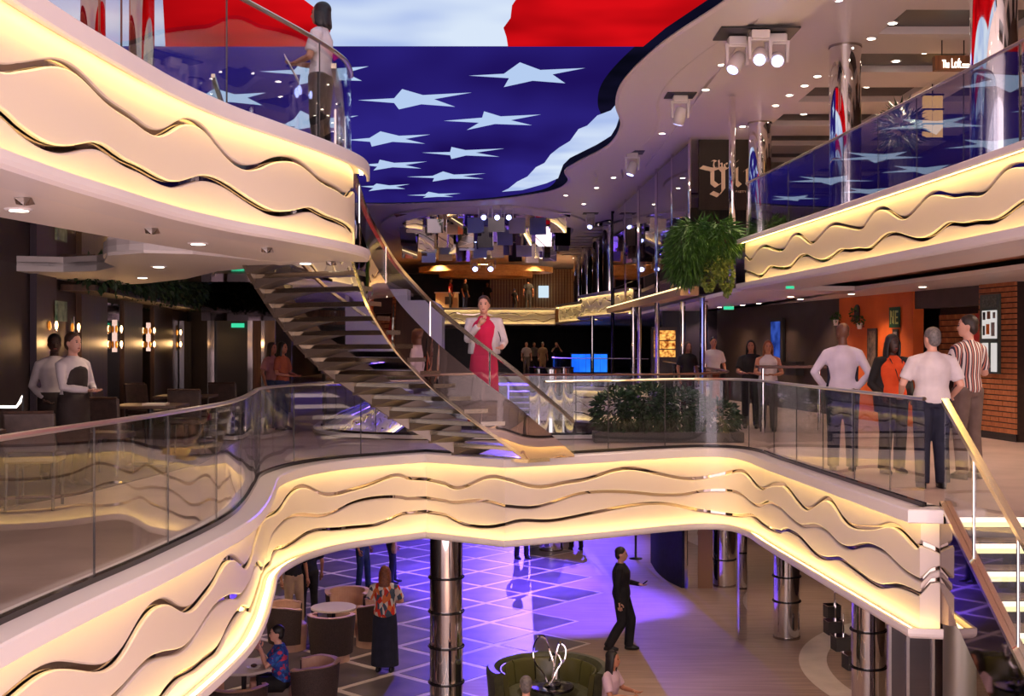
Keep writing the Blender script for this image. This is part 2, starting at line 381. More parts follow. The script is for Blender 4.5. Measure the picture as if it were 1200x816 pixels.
struct(prism('ceiling_right_band', [tuple(p) for p in (PUR - NUR * 2.2)] + [(5.2, 36), (9.8, 36), (9.8, 5)], 2.47, 2.54, ceilw))
struct(prism('ceiling_right_rear', [(4.15, 21.4), (6.2, 21.4), (6.2, 39), (4.15, 39)], 2.47, 2.55, ceilw))

# walls of the right deck
WA, WB = Vector((7.75, 18.7)), Vector((6.0, 31.5))
def onwall(t): return WA + (WB - WA) * t
wd = (WB - WA).normalized(); wn = Vector((-wd.y, wd.x))
if wn.x > 0: wn = -wn                                  # faces the atrium
def wallquad(name, t0, t1, z0, z1, m, d0=0., th=.2):
    a, b = onwall(t0) + wn * d0, onwall(t1) + wn * d0
    return prism(name, [tuple(a), tuple(b), tuple(b - wn * th), tuple(a - wn * th)], z0, z1, m)
tx = lambda px: min(np.linspace(-.8, 1.2, 4000), key=lambda t: abs(HX + F * onwall(t).x / onwall(t).y - px))
struct(wallquad('wall_dark', tx(985), 1.15, 0, 2.65, brown_wall))
struct(wallquad('wall_orange', tx(1072), tx(985), 0, 2.65, orange, .03))
struct(wallquad('wall_brick_bay', tx(1152), tx(1072), 0, 2.65, mortar, -.5))
struct(wallquad('wall_lintel', tx(1152), tx(1072), 2.15, 2.65, brown_wall, .0, .3))
bw = wallquad('wall_brick', tx(1196), tx(1152), 0, 2.65, mortar, .05); struct(bw)
struct(wallquad('wall_right', -.75, tx(1196), 0, 2.65, brown_wall, -.1))
struct(wallquad('baseboard_right', tx(1196), tx(1152), 0, .12, blackg, .07, .05))
def bricks(wall, t0, t1, z0, z1, d, lw=.21, lh=.072, rows=None):
    a, b = onwall(t0), onwall(t1); L = (b - a).length; ang = math.atan2(wd.y, wd.x); me = None; r = 0; z = z0
    while z + lh <= z1:
        x = 0 - (lw / 2 if r % 2 else 0)
        while x < L:
            x0, x1 = max(x, 0) + .009, min(x + lw, L) - .009
            if x1 - x0 > .03:
                full = abs((x1 - x0) - (lw - .018)) < .002
                if full and me is not None: o = link(D.objects.new('brick', me), wall)
                else:
                    o = boxo('brick', 0, x1 - x0, -.02, .03, 0, lh - .019, brickm, wall)
                    if full: me = o.data
                p = a + wd * x0 + wn * (d + random.uniform(-.004, .006)); o.location = (p.x, p.y, z); o.rotation_euler = (0, 0, ang)
            x += lw
        r += 1; z += lh
bricks(bw, tx(1196), tx(1152), .12, 2.64, .055, .24, .085)
bb = D.objects['wall_brick_bay']; bricks(bb, tx(1152), tx(1072), .9, 2.15, -.495, .30, .105)
# walls of the left lounge
LA, LB = Vector((-5.75, 13.0)), Vector((-7.15, 26.2))
ld = (LB - LA).normalized(); ln = Vector((ld.y, -ld.x))
def lw_(name, s0, s1, z0, z1, m, d0=0, th=.15):
    a, b = LA + ld * s0 + ln * d0, LA + ld * s1 + ln * d0
    return prism(name, [tuple(a), tuple(b), tuple(b - ln * th), tuple(a - ln * th)], z0, z1, m)
tl = lambda px: min(np.linspace(-4, 14, 4000), key=lambda q: abs(HX + F * (LA + ld * q).x / (LA + ld * q).y - px))
struct(lw_('wall_left', -4, 13.4, 0, 3.1, brown_wall))
struct(boxo('wall_left_outer', -10, -9.8, 2, 76, ZL, ZC + .3, brown_wall))
struct(boxo('wall_right_outer', 9.8, 10, 2, 76, ZL, ZC + .3, brown_wall))
struct(boxo('wall_back', -10, 10, 76, 76.2, ZL, ZC + .3, brown_wall))
struct(boxo('wall_lower_back', -10, 10, 43.5, 43.8, ZL, -.96, brown_wall))
struct(boxo('wall_lower_right', 8.9, 9.1, 10, 43, ZL, -.96, wood_dark))

# ceiling: white field, LED screen opening and coffers over the right deck
struct(boxo('ceiling', -9.8, 5.3, 2, 76, ZC + .05, ZC + .3, ceilw))
struct(boxo('ceiling_coffer_back', 5.3, 9.8, 2, 76, ZC + .16, ZC + .26, noise_mat('coffer_black', lin((26, 20, 20)), lin((44, 36, 34)), 2, .4)))
LEDe = [(4.6, 8.5), (3.6, 11.5), (2.75, 15.3), (2.19, 17.55), (1.86, 20.0), (1.9, 22), (2.18, 24.1), (2.12, 26.5), (1.6, 28.8), (1.33, 30.4), (1.5, 32.4), (1.1, 34.4), (-.34, 36.2), (-2.2, 37.2), (-4.4, 37.6), (-6.2, 36.5), (-6.8, 30), (-6.6, 20), (-6.6, 8.5)]
PL = path(LEDe, .3); sL, NL = frame(PL, 1)
struct(sweep('trim_2', PL, NL, [(-.0, ZC - .03), (.06, ZC - .05), (.75, ZC - .05), (.8, ZC - .02), (.8, ZC + .06), (0, ZC + .06)], ceilw))
struct(sweep('trim_3', PL, NL, [(.8, ZC), (1.45, ZC), (1.5, ZC + .06), (.8, ZC + .06)], ceilw))
struct(prism('trim_4', [(3.35, 2), (3.65, 2), (3.65, 30), (3.35, 30)], ZC - .02, ZC + .06, ceilw))
yy = [5.6, 8.0, 10.4, 12.8]
ys = [16.05 + 2.42 * k for k in range(-4, 9)]; g0 = 2.
cb = MB()
for k, y0 in enumerate(ys):
    prev = ys[k - 1] + 1.25 if k else 2
    beam = boxo('ceiling_beam', 5.3, 9.8, prev, y0, ZC + .05, ZC + .16, ceilw); struct(beam)
struct(boxo('ceiling_beam', 5.3, 9.8, ys[-1] + 1.25, 76, ZC + .05, ZC + .16, ceilw))
struct(boxo('ceiling_beam', 7.2, 7.9, 2, 40, ZC + .045, ZC + .155, ceilw))

# ================================================================== LED SCREEN
def led_mat(name, c1, c2, s, sc=.5, stretch=(1, 1, 1)):
    m = D.materials.new(name); m.use_nodes = True; n, l = nodes(m); n.clear()
    tc = n.new('ShaderNodeTexCoord'); mp = n.new('ShaderNodeMapping'); mp.inputs['Scale'].default_value = stretch
    nz = n.new('ShaderNodeTexNoise'); nz.inputs['Scale'].default_value = sc; nz.inputs['Detail'].default_value = 2
    cr = n.new('ShaderNodeValToRGB'); cr.color_ramp.elements[0].position = .35; cr.color_ramp.elements[1].position = .65
    cr.color_ramp.elements[0].color = (*c1, 1); cr.color_ramp.elements[1].color = (*c2, 1)
    e = n.new('ShaderNodeEmission'); e.inputs[1].default_value = s; o = n.new('ShaderNodeOutputMaterial')
    l.new(tc.outputs['Object'], mp.inputs[0]); l.new(mp.outputs[0], nz.inputs[0]); l.new(nz.outputs[0], cr.inputs[0]); l.new(cr.outputs[0], e.inputs[0]); l.new(e.outputs[0], o.inputs[0])
    return m
led_blue = led_mat('led_blue', lin((30, 16, 92)), lin((46, 36, 132)), .80, .35, (1, .4, 1))
led_red = led_mat('led_red', lin((150, 4, 10)), lin((222, 14, 22)), .8, .5)
led_white = led_mat('led_white', lin((176, 196, 242)), lin((222, 236, 255)), .8, .45)
led_black = led_mat('led_black', (.002, .002, .006), (.006, .005, .02), 1.0)
led_star = emis('led_star', lin((186, 210, 246)), .8)
led = empty('led_ceiling_screen', (0, 0, 0), 0, 'curved LED ceiling screen showing a waving flag with white stars', 'screen')
poly = [tuple(p) for p in PL]
prism('screen_border', poly, ZC - .01, ZC + .04, led_black, led)
inner_l = PL - NL * .32
def clipY(P, y0, y1):                   # part of the shrunken screen outline between two depths
    bm = bmesh.new(); vs = [bm.verts.new((p[0], p[1], 0)) for p in P]; bm.faces.new(vs)
    for co, no in (((0, y0, 0), (0, -1, 0)), ((0, y1, 0), (0, 1, 0))):
        bmesh.ops.bisect_plane(bm, geom=bm.verts[:] + bm.edges[:] + bm.faces[:], plane_co=co, plane_no=no, clear_outer=True)
    bmesh.ops.triangulate(bm, faces=bm.faces[:])
    V = [tuple(q.co) for q in bm.verts]; bm.verts.index_update(); Fc = [tuple(q.index for q in f.verts) for f in bm.faces]; bm.free()
    return V, Fc
def led_poly(name, pts, m, z, parent=led): 
    if area(pts) > 0: pts = pts[::-1]   # face down
    return mesh(name, [(x, y, z) for x, y in pts], [tuple(range(len(pts)))], m, parent)
V, Fc = clipY(inner_l, 17.75, 60); mesh('blue_field', [(x, y, ZC - .015) for x, y, z in V], Fc, led_blue, led)
V, Fc = clipY(inner_l, 0, 17.75); mesh('white_stripe', [(x, y, ZC - .015) for x, y, z in V], Fc, led_white, led)
def pz(l): return [tuple(on_z(x, y, ZC)[:2]) for x, y in l]
led_poly('red_stripe', [(-.06, 17.75), (-.08, 17.2), (-.12, 16.7), (-.02, 16.2), (.0, 15.6), (.3, 14), (.7, 12), (1.2, 9), (4.2, 9), (3.3, 11.8), (2.55, 15.2), (2.15, 16.7), (1.95, 17.75)], led_red, ZC - .02)
led_poly('red_stripe', [(-2.5, 16.6), (-2.55, 15.9), (-2.7, 15.2), (-2.5, 13), (-2.1, 9), (-2.8, 9), (-4.5, 15.4), (-5.15, 17.75), (-2.9, 17.75), (-2.62, 17.1)], led_red, ZC - .02)
# silver fold along the right edge of the screen
led_poly('fold_stripe', pz([(724, 118), (716, 128), (700, 134), (688, 146), (678, 150), (668, 164), (655, 172), (645, 180), (638, 190), (628, 195), (618, 206), (606, 212), (596, 220), (588, 224), (612, 222), (640, 214), (654, 208), (657, 200), (660, 192), (668, 184), (680, 178), (700, 168), (716, 158), (722, 148), (726, 136)]), led_white, ZC - .022)
stars_px = [
    crop([(398, 232), (508, 226), (558, 190), (622, 214), (762, 208), (660, 228), (700, 256), (598, 248), (508, 268), (524, 240)], 400, 0, 2.667),
    crop([(52, 309), (165, 303), (190, 274), (255, 293), (408, 285), (290, 306), (356, 330), (250, 322), (180, 338), (165, 318)], 400, 0, 2.667),
    crop([(320, 374), (440, 364), (446, 344), (498, 360), (624, 354), (530, 372), (596, 388), (480, 384), (392, 403), (430, 380)], 400, 0, 2.667),
    crop([(18, 434), (88, 428), (122, 407), (180, 421), (278, 417), (200, 431), (262, 446), (160, 440), (95, 455), (90, 440)], 400, 0, 2.667),
    crop([(252, 474), (340, 472), (344, 456), (388, 466), (510, 461), (420, 474), (494, 487), (390, 483), (344, 494), (340, 482)], 400, 0, 2.667),
    crop([(60, 512), (115, 508), (120, 496), (165, 506), (268, 502), (200, 513), (250, 524), (160, 520), (100, 530), (112, 518)], 400, 0, 2.667),
    crop([(205, 550), (285, 547), (318, 533), (352, 543), (452, 539), (380, 548), (444, 556), (340, 556), (285, 565), (290, 554)], 400, 0, 2.667),
    crop([(60, 580), (100, 578), (110, 571), (150, 577), (214, 573), (170, 581), (200, 588), (140, 588), (85, 595), (100, 585)], 400, 0, 2.667),
    crop([(205, 608), (262, 605), (272, 597), (305, 603), (374, 602), (320, 608), (350, 613), (300, 613), (255, 616), (266, 610)], 400, 0, 2.667),
    [(303, 82), (345, 80), (352, 72), (385, 79), (432, 76), (405, 84), (424, 93), (375, 92), (350, 98), (352, 86)],
    [(330, 146), (345, 138), (352, 128), (372, 138), (420, 134), (390, 142), (410, 150), (370, 147), (340, 152), (346, 147)],
    [(196, 112), (240, 109), (252, 102), (275, 109), (312, 107), (290, 113), (308, 122), (268, 118), (245, 124), (247, 116)]]
for sp in stars_px: led_poly('star', pz(sp), led_star, ZC - .024)

# ================================================================== BALCONY FRONTS AND RAILINGS
k1 = 3.1867
L1 = crop([(45, 816), (90, 770), (130, 725), (200, 698), (260, 700), (330, 712), (390, 712), (430, 690), (460, 660), (490, 600), (530, 530), (570, 475), (610, 450), (640, 460), (670, 495), (695, 503), (720, 485), (760, 430), (790, 405), (820, 345), (845, 302), (870, 297), (900, 325), (920, 332), (935, 300), (950, 240), (965, 195)], 0, 560, k1)
L1 += crop([(195, 345), (220, 335), (250, 290), (285, 230), (320, 197), (365, 185), (405, 200), (440, 228), (490, 245), (540, 240), (600, 218), (700, 195), (770, 172), (830, 140), (900, 120), (960, 117), (1040, 132)], 280, 530, 4.8)
L1 += crop([(700, 485), (750, 507), (800, 512), (850, 490), (890, 465), (930, 457), (980, 466), (1030, 488), (1080, 505), (1140, 503), (1199, 485)], 300, 420, 3.331)
L1 += crop([(330, 652), (400, 630), (460, 608), (530, 595), (600, 600), (680, 620), (760, 640), (830, 648), (930, 645), (1000, 620), (1060, 598), (1090, 602), (1110, 630), (1145, 680), (1165, 692)], 600, 400, 4)
L1 += crop([(500, 38), (540, 22), (565, 22), (590, 50), (620, 90), (650, 118), (680, 110), (710, 80), (735, 72), (760, 95), (785, 150), (820, 182), (870, 186), (910, 190), (950, 175), (985, 175), (1020, 205), (1050, 250)], 740, 560, k1)
L2 = crop([(430, 816), (470, 770), (520, 705), (560, 675), (620, 655), (670, 655), (700, 630), (730, 580), (770, 520), (810, 470), (850, 445), (900, 440), (925, 400), (945, 340), (965, 320), (985, 335)], 0, 560, k1)
L2 += crop([(175, 470), (200, 445), (250, 390), (300, 358), (350, 350), (420, 358), (500, 358), (560, 325), (640, 285), (720, 262), (800, 252), (900, 250), (1040, 262)], 280, 530, 4.8)
L2 += crop([(720, 565), (780, 565), (840, 555), (900, 555), (960, 572), (1010, 580), (1060, 587), (1110, 578), (1160, 558), (1199, 548)], 300, 420, 3.331)
L2 += crop([(310, 713), (400, 705), (500, 705), (600, 712), (700, 722), (820, 720), (870, 705), (930, 697), (1000, 697), (1060, 702), (1100, 740), (1145, 778)], 600, 400, 4)
L2 += crop([(490, 98), (520, 93), (550, 105), (590, 150), (630, 180), (700, 180), (740, 210), (775, 250), (805, 265), (850, 255), (890, 250), (940, 270), (1000, 330), (1040, 365), (1060, 376)], 740, 560, k1)
L3 = crop([(610, 816), (650, 745), (690, 728), (730, 710), (770, 670), (810, 650), (840, 590), (870, 525), (890, 500), (940, 497), (965, 470), (985, 430)], 0, 560, k1)
L3 += crop([(200, 535), (240, 543), (290, 525), (350, 480), (420, 437), (470, 432), (540, 438), (600, 425), (700, 420), (770, 415), (840, 385), (920, 340), (1000, 320), (1080, 320)], 280, 530, 4.8)
L3 += crop([(740, 615), (800, 645), (850, 657), (920, 660), (970, 648), (1010, 632), (1060, 632), (1110, 638), (1160, 635), (1199, 628)], 300, 420, 3.331)
L3 += crop([(60, 97), (120, 95), (200, 110), (280, 125), (370, 142), (420, 145), (445, 132), (480, 170), (540, 205), (580, 193), (620, 215), (660, 260), (700, 295), (740, 305), (770, 295), (800, 320), (840, 350), (880, 380), (930, 410), (980, 400), (1020, 410), (1060, 430)], 740, 560, k1)
mid, PMf, NMf, sMf = fascia('balcony_front', MLp, 1, -1.05, .07, [L1, L2, L3], 'long cream balcony front with three wavy lines, folding into the bridge', seed=3)
def s_at(P, s, x=None, y=None):
    d = np.abs(P[:, 0] - x) if y is None else np.hypot(P[:, 0] - x, P[:, 1] - y)
    return s[int(np.argmin(d))]
sa = s_at(PMf, sMf, -.95, 15.5); sb = s_at(PMf, sMf, .55, 15.3); sc1 = s_at(PMf, sMf, 3.43, 10.35)
railing('glass_railing', PMf, NMf, sMf, .07, 1.02, 'clear glass railing with polished steel rail along the lounge deck and bridge', panel=1.12, ranges=[(sMf[0], sa)], rr=.03)
railing('glass_railing', PMf, NMf, sMf, .07, 1.02, 'clear glass railing from the stair foot round to the group of four', panel=1.0, ranges=[(sb, sc1 - .05)], rr=.03)
UA = crop([(0, 218), (60, 215), (110, 200), (165, 193), (210, 203), (250, 230), (300, 290), (350, 335), (400, 362), (450, 405), (490, 425), (530, 405), (575, 372), (620, 385), (660, 420), (700, 475), (740, 520), (780, 530), (830, 510), (870, 495), (920, 500), (970, 540), (1010, 570), (1050, 590), (1080, 612), (1100, 590)], 0, 0, 2.667)
UB = crop([(0, 345), (50, 400), (110, 445), (160, 465), (210, 470), (260, 458), (300, 450), (340, 475), (390, 515), (430, 525), (480, 555), (530, 582), (580, 570), (630, 553), (680, 565), (740, 605), (800, 645), (850, 668), (900, 670), (940, 660), (970, 652), (1010, 678), (1060, 695), (1095, 718)], 0, 0, 2.667)
ul, PU, NU2, sU2 = fascia('balcony_front', ULp, 1, 2.37, 3.35, [UA, UB], 'cream upper balcony front with two wavy lines beside the curved stair head', lip=.13, seed=5)
railing('glass_railing', PU, NU2, sU2, 3.35, 4.32, 'curved glass railing of the upper balcony in front of the woman with papers', panel=1.5, off=-.2, rr=.028)
RA = crop([(105, 160), (130, 187), (160, 145), (185, 127), (220, 140), (260, 143), (290, 95), (310, 78), (340, 95), (370, 120), (400, 90), (450, 42), (500, 50), (560, 60)], 840, 250, 3.333)
RA += crop([(45, 562), (70, 530), (100, 478), (135, 460), (170, 470), (210, 505), (245, 518), (285, 490), (330, 430), (370, 395), (410, 388), (450, 402), (485, 408), (530, 397), (580, 400), (625, 400), (660, 365), (700, 300), (740, 265), (780, 257), (816, 262)], 1000, 130, 4.08)
RB = crop([(105, 225), (140, 235), (175, 247), (210, 208), (240, 215), (285, 213), (320, 172), (345, 162), (380, 180), (420, 187), (460, 165), (485, 142), (520, 148)], 840, 250, 3.333)
RB += crop([(10, 662), (75, 666), (110, 640), (150, 598), (190, 585), (240, 597), (290, 614), (335, 618), (380, 600), (420, 560), (455, 535), (500, 545), (530, 550), (580, 532), (660, 535), (700, 515), (750, 475), (816, 430)], 1000, 130, 4.08)
ur, PRt, NRt, sRt = fascia('balcony_front', URp, -1, 2.46, 3.35, [RA, RB], 'cream upper balcony front with two wavy lines above the restaurant wall', lip=.08, blip=.11, seed=7)
railing('glass_railing', PRt, NRt, sRt, 3.35, 4.35, 'glass railing of the upper deck reflecting the starry screen, between mirror columns', panel=1.25, off=-.2, rr=.028, gl=glass_mat('coated_glass', (.80, .82, .84), floor_=.10))
# rear edge of the bridge and second void
MRp = [(x, y) for x, y in REAR]
rr_, PRr, NRr, sRr = fascia('balcony_front', MRp, -1, -1.05, .07, [.05, .05, .05], 'cream balcony front round the second opening behind the bridge', seed=11, step=.12, strip=covef)
railing('glass_railing', PRr, NRr, sRr, .07, 1.02, 'glass railing with brown rail on the far side of the bridge', panel=1.5, off=-.2, rail=mat('brown_rail', lin((104, 62, 48)), .3), rr=.03)
ffm, P5, N5, s5 = fascia('balcony_front', FM, 1, -1.05, .12, [.07, .07, .07], 'rounded cream balcony front behind the green shrub with three fine waves', seed=13, step=.12, strip=covef)
railing('glass_railing', P5, N5, s5, .12, 1.05, 'glass railing over the rounded far balcony by the blue counter', panel=1.5, off=-.2)
for pts, lb, sd in (([(3.75, 38.6), (3.45, 40.3), (2.95, 42.4), (2.5, 45.2), (2.62, 46.4)], 'cream upper balcony front bulging beside the mirror screen, two waves', 17),
                    ([(3.3, 48), (2.95, 50.5), (2.35, 53.8), (2.05, 56.5), (2.25, 58)], 'far cream upper balcony front behind the bulging one', 19)):
    fascia('balcony_front', pts, -1, 2.46, 3.35, [.09, .07], lb, seed=sd, step=.12, strip=covef)
struct(prism('floor_upper_far_right', [(4.1, 39.4), (3.8, 40.3), (3.3, 42.4), (2.85, 45.2), (2.95, 46.4), (3.6, 47.9), (3.28, 50.5), (2.68, 53.8), (2.38, 56.5), (2.6, 58), (2.6, 76), (9.8, 76), (9.8, 39.4)], 2.5, ZU, ceilw))
fascia('balcony_front', [(-6, 60.5), (-3, 59.8), (0, 60), (2.2, 60.3)], 1, 2.46, 3.35, [.06, .06], 'distant lit balcony front below the far bar', seed=23, step=.2, strip=covef)
struct(prism('floor_upper_far', [(-9.8, 61), (-3, 60.2), (2.5, 60.7), (2.5, 76), (-9.8, 76)], 2.5, ZU, wood_mid))
fascia('balcony_front', [(-3.6, 17.6), (-2.95, 18.6), (-2.7, 20.5), (-2.75, 23), (-3.1, 26), (-3.6, 28)], 1, 2.42, 3.35, [.12, .1], 'cream upper balcony front seen through the stair glass', seed=29, step=.12, strip=covef)
struct(prism('floor_upper_left_rear', [(-3.9, 17.8), (-3.25, 18.75), (-3.0, 20.5), (-3.05, 23), (-3.4, 26), (-3.9, 28), (-3.9, 40), (-9.8, 40), (-9.8, 18.5)], 2.9, ZU, ceilw))

# ================================================================== LAMPS
def spot(parent, loc, target, power, col, size=100, blend=.6, r=.06):
    ld_ = D.lights.new('lamp', 'SPOT'); ld_.energy = power; ld_.color = col; ld_.spot_size = math.radians(size); ld_.spot_blend = blend; ld_.shadow_soft_size = r
    o = link(D.objects.new('lamp', ld_), parent); o.location = loc
    o.rotation_euler = (Vector(target) - Vector(loc)).to_track_quat('-Z', 'Y').to_euler(); return o
WARM = (1.0, .74, .52)
def ceil_z(x, y):
    d = float(np.min(np.hypot(PL[:, 0] - x, PL[:, 1] - y)))
    return ZC - .051 if d < .8 else ZC - .001 if d < 1.5 else ZC - .021 if abs(x - 3.5) < .3 and y < 30 else ZC + .049
dl_ring = dl_disc = None
def downlight(x, y, z, power, label, group, col=WARM, size=120, r=.07, tgt=None):
    global dl_ring, dl_disc
    o = empty('downlight', (x, y, z), 0, label, 'ceiling light', group)
    if dl_ring is None:
        a = MB().lathe([(.06, -.012), (.085, -.012), (.09, 0), (.06, .004)], 16).build('trim_ring', white, o)
        b = MB().lathe([(.001, -.0145), (.058, -.0145), (.058, .002)], 14).build('diffuser', lampm, a); dl_ring, dl_disc = a.data, b.data
    else:
        link(D.objects.new('diffuser', dl_disc), link(D.objects.new('trim_ring', dl_ring), o))
    if power: spot(o, (0, 0, -.04), tgt or (0, 0, -3), power, col, size)
    return o
for px, py, pw in [(982, 2, 1), (1046, 29, 1), (1021, 47, 0), (846, 74, 1), (827, 102, 0), (776, 155, 1), (958, 91, 1), (943, 102, 0), (925, 113, 0), (909, 125, 1), (699, 219, 1), (663, 228, 1), (719, 207, 0), (684, 240, 1), (645, 252, 1), (1170, 6, 0)]:
    p = on_z(px, py, ZC + .02)
    z = ceil_z(p.x, p.y)
    downlight(p.x, p.y, z, LAMP['atrium'] * pw, 'small round downlight in the white atrium ceiling', 'atrium ceiling downlights')
for px, py in [(1084, 61), (1050, 71), (1016, 101), (942, 133), (965, 120)]:
    p = on_z(px, py, ZC + .16); downlight(p.x, p.y, ZC + .158, LAMP['deck'] * 6, 'downlight in a dark coffer above the upper deck with mirror columns', 'coffer downlights')
for x, y in ((6.2, 12), (6.2, 15), (6.2, 20), (6.2, 25), (6.2, 30)): downlight(6.2, y, ZC + .158, LAMP['deck'] * 6, 'downlight in the second coffer row over the upper deck', 'beam downlights')
for y in (3.5, 6.5, 9.5): 
    for x in (-4.5, 4.9): downlight(x, y + 0, ZC + .05 if x > 0 or y < 8 else ZC - .05, LAMP['atrium'] * 1.8, 'downlight over the near end of the atrium', 'near atrium downlights')
for y in (3.2, 5.2, 7.2):  # added lamps out of view; their floor bounce lifts the ceiling
    for x in (-.3, .7, 1.7): downlight(x, y, ZC + .05, 3000, 'strong downlight over the open near end of the atrium', 'open atrium downlights', size=30, col=(1, .74, .54))
for px, py in [(22, 245), (232, 285), (358, 308)]:
    p = on_z(px, py, 2.372); downlight(p.x, p.y, 2.372, LAMP['deck'] * .5, 'recessed downlight in the pale soffit of the balcony over the lounge', 'lounge balcony soffit downlights')
for px, py in [(60, 332), (167, 325), (186, 312)]:
    p = on_z(px, py, 2.371); downlight(p.x, p.y, 2.371, LAMP['deck'] * .5, 'recessed downlight in the scroll soffit over the lounge', 'lounge soffit downlights')
for k in range(6):
    q = PUR[int(len(PUR) * (.42 + .09 * k))] - NUR[0] * 1.55
    downlight(q[0], q[1], 2.62, LAMP['deck'] * 1.1, 'small downlight in the brown recess over the restaurant walkway', 'restaurant soffit downlights')
for t in (-.15, .1, .32, .52, .72, .95):
    q = onwall(t) + wn * .75; downlight(q.x, q.y, 2.47, LAMP['deck'] * 1.0, 'small downlight washing the restaurant wall', 'wall washing downlights', (1, .68, .42))
for x, y in ((5.6, 24), (5.6, 29), (5.4, 34)): downlight(x, y, 2.47, LAMP['deck'] * .7, 'downlight above the seats behind the planter', 'rear soffit downlights')
for x, y in ((-6.2, 22.5), (-5.0, 27), (-6, 32)): downlight(x, y, 3.1, LAMP['deck'] * .8, 'downlight in the dark lounge ceiling', 'dark lounge downlights')
for x, y in ((-4.5, 19), (-6, 22), (6.2, 14), (5.5, 18.5), (4.8, 23.5), (7, 25), (5.6, 30), (-5, 28), (0.3, 17.5), (2.2, 17.8)):  # lamps out of sight under the deck, added to light the hall
    downlight(x, y, -.951, LAMP['lower'], 'downlight under the middle deck lighting the lower hall', 'lower hall downlights')

# moving head stage lights
def moving_head(loc, aim, label, n=0, power=0, plate=True, sc=1.0):
    root = empty('stage_light', loc, 0, label, 'stage light')
    if plate: boxo('mounting_plate', -.26 * sc, .26 * sc, -.26 * sc, .26 * sc, -.015, 0, black, root)
    b = MB().box(-.13 * sc, .13 * sc, -.1 * sc, .1 * sc, -.14 * sc, -.015).build('base', white, root); bevel(b, .02)
    y = MB().box(-.16 * sc, -.12 * sc, -.05 * sc, .05 * sc, -.42 * sc, -.12 * sc).box(.12 * sc, .16 * sc, -.05 * sc, .05 * sc, -.42 * sc, -.12 * sc).box(-.16 * sc, .16 * sc, -.05 * sc, .05 * sc, -.16 * sc, -.12 * sc).build('yoke', white, root); bevel(y, .012)
    c = Vector((0, 0, -.36 * sc)); d = (Vector(aim) - (Vector(loc) + c)).normalized(); q = d.to_track_quat('Z', 'Y').to_matrix().to_4x4()
    M = Matrix.Translation(c) @ q
    MB().lathe([(.03 * sc, -.15 * sc), (.085 * sc, -.13 * sc), (.105 * sc, -.03 * sc), (.11 * sc, .08 * sc), (.1 * sc, .16 * sc), (.085 * sc, .17 * sc)], 18).xf(M).build('head', white, root, True); hd_ = [c for c in root.children if c.name.startswith('head')][0]
    MB().lathe([(.001, .171 * sc), (.08 * sc, .174 * sc), (.08 * sc, .168 * sc)], 16).xf(M).build('lens', spotm, hd_)
    if power: spot(root, tuple(c + d * .2 * sc), tuple(c + d * 5), power, (.10, .05, 1.0), 34, .5, .05)
    return root
pool = Vector((.7, 26, ZL))
for (px, py, aim, lb, pw) in [(797, 108, (.9, 24.0, ZL), 'white moving stage light in the second ceiling slot from the gin sign', 1), (741, 176, (-.3, 27.0, ZL), 'white moving stage light in a ceiling slot, beam violet, above the hanging plants', 1),
                             (692, 250, (.2, 32, ZL), 'moving stage light above the striped dark ceiling bay', .8), (616, 288, (-2.5, 31, ZL), 'moving stage light hanging at the tip of the mirror ceiling', .8), (640, 268, (-1, 35, ZL), 'moving stage light beside the mirror ceiling panels', .5)]:
    p = on_z(px, py, ZC + .05); p.z = ceil_z(p.x, p.y)
    moving_head(p, aim, lb, 0, LAMP['violet'] * pw)
p = on_z(886, 30, ZC + .05)
boxs = boxo('light_slot', p.x - .55, p.x + .55, p.y - .35, p.y + .35, ZC - .075, ZC - .051, black); tag(boxs, 'black rectangular ceiling slot holding three stage lights', 'ceiling slot')
for dx, dy, aim, lb in ((-.25, .1, (0, 14, 0), 'stage light aimed towards the screen in the cluster of three'), (0, -.25, (1.5, 8, 0), 'stage light hanging lowest in the cluster of three'), (.28, -.05, (2.2, 6, 1), 'stage light with brightest blue lens in the cluster of three')):
    moving_head((p.x + dx, p.y + dy, ZC - .075), aim, lb, plate=False)
for i, px in enumerate((566, 582, 596)):
    moving_head(at(px, 238, 36.8 + 2) * 1.0, (px * .001, 20, 0), ['small stage light nearest the stair in the row at the far screen edge', 'middle small stage light in the row at the far screen edge', 'small stage light nearest the slatted bay in the row at the far screen edge'][i], plate=False, sc=1.0).location = (on_z(px, 240, ZC)[0], 38.6, ZC + .05)
for i, px in enumerate((557, 575)):
    o = moving_head((0, 0, 0), (0, -30, -20), ['far bar stage light over the cream counter', 'far bar stage light over the slat wall'][i], plate=False, sc=1.6); p = at(px, 305, 60); o.location = (p.x, p.y, ZC + .05)

# ================================================================== COLUMNS
def sm(o): o.data.set_sharp_from_angle(angle=math.radians(40)); return o
def column(x, y, z0, z1, label, r=.235, rings=(), m=chrome, group=None):
    o = empty('mirror_column', (x, y, z0), 0, label, 'column', group); h = z1 - z0
    sm(MB().lathe([(r, 0.02), (r, h * .5), (r, h - .02)], 48).build('shaft', m, o, True))
    MB().lathe([(r + .01, 0), (r + .01, .04)], 40).build('base_collar', chromed, o)
    MB().lathe([(r + .01, h - .03), (r + .01, h)], 40).build('top_collar', chromed, o)
    for z in rings:
        MB().tube([((r + .015) * math.cos(a), (r + .015) * math.sin(a), z - z0) for a in np.linspace(0, 2 * PI, 33)], .016, 6).build('ring', blackg, o, True)
    return o
column(5.02, 12.45, ZU, ZC + .05, 'mirror column beside the hanging loft sign', .235)
column(5.02, 18.0, ZU, ZC + .05, 'mirror column standing between the loft sign column and the gin sign column')
column(5.02, 24.2, ZU, ZC + .05, 'mirror column covering the end of the gin sign')
yc = 16.5; zr = lambda py: CZ - (py - HY) / F * yc
column(at(523, 700, yc).x, yc, ZL, -.95, 'mirror column with four dark rings under the bridge', .225, [zr(676), zr(716), zr(757), zr(799)])
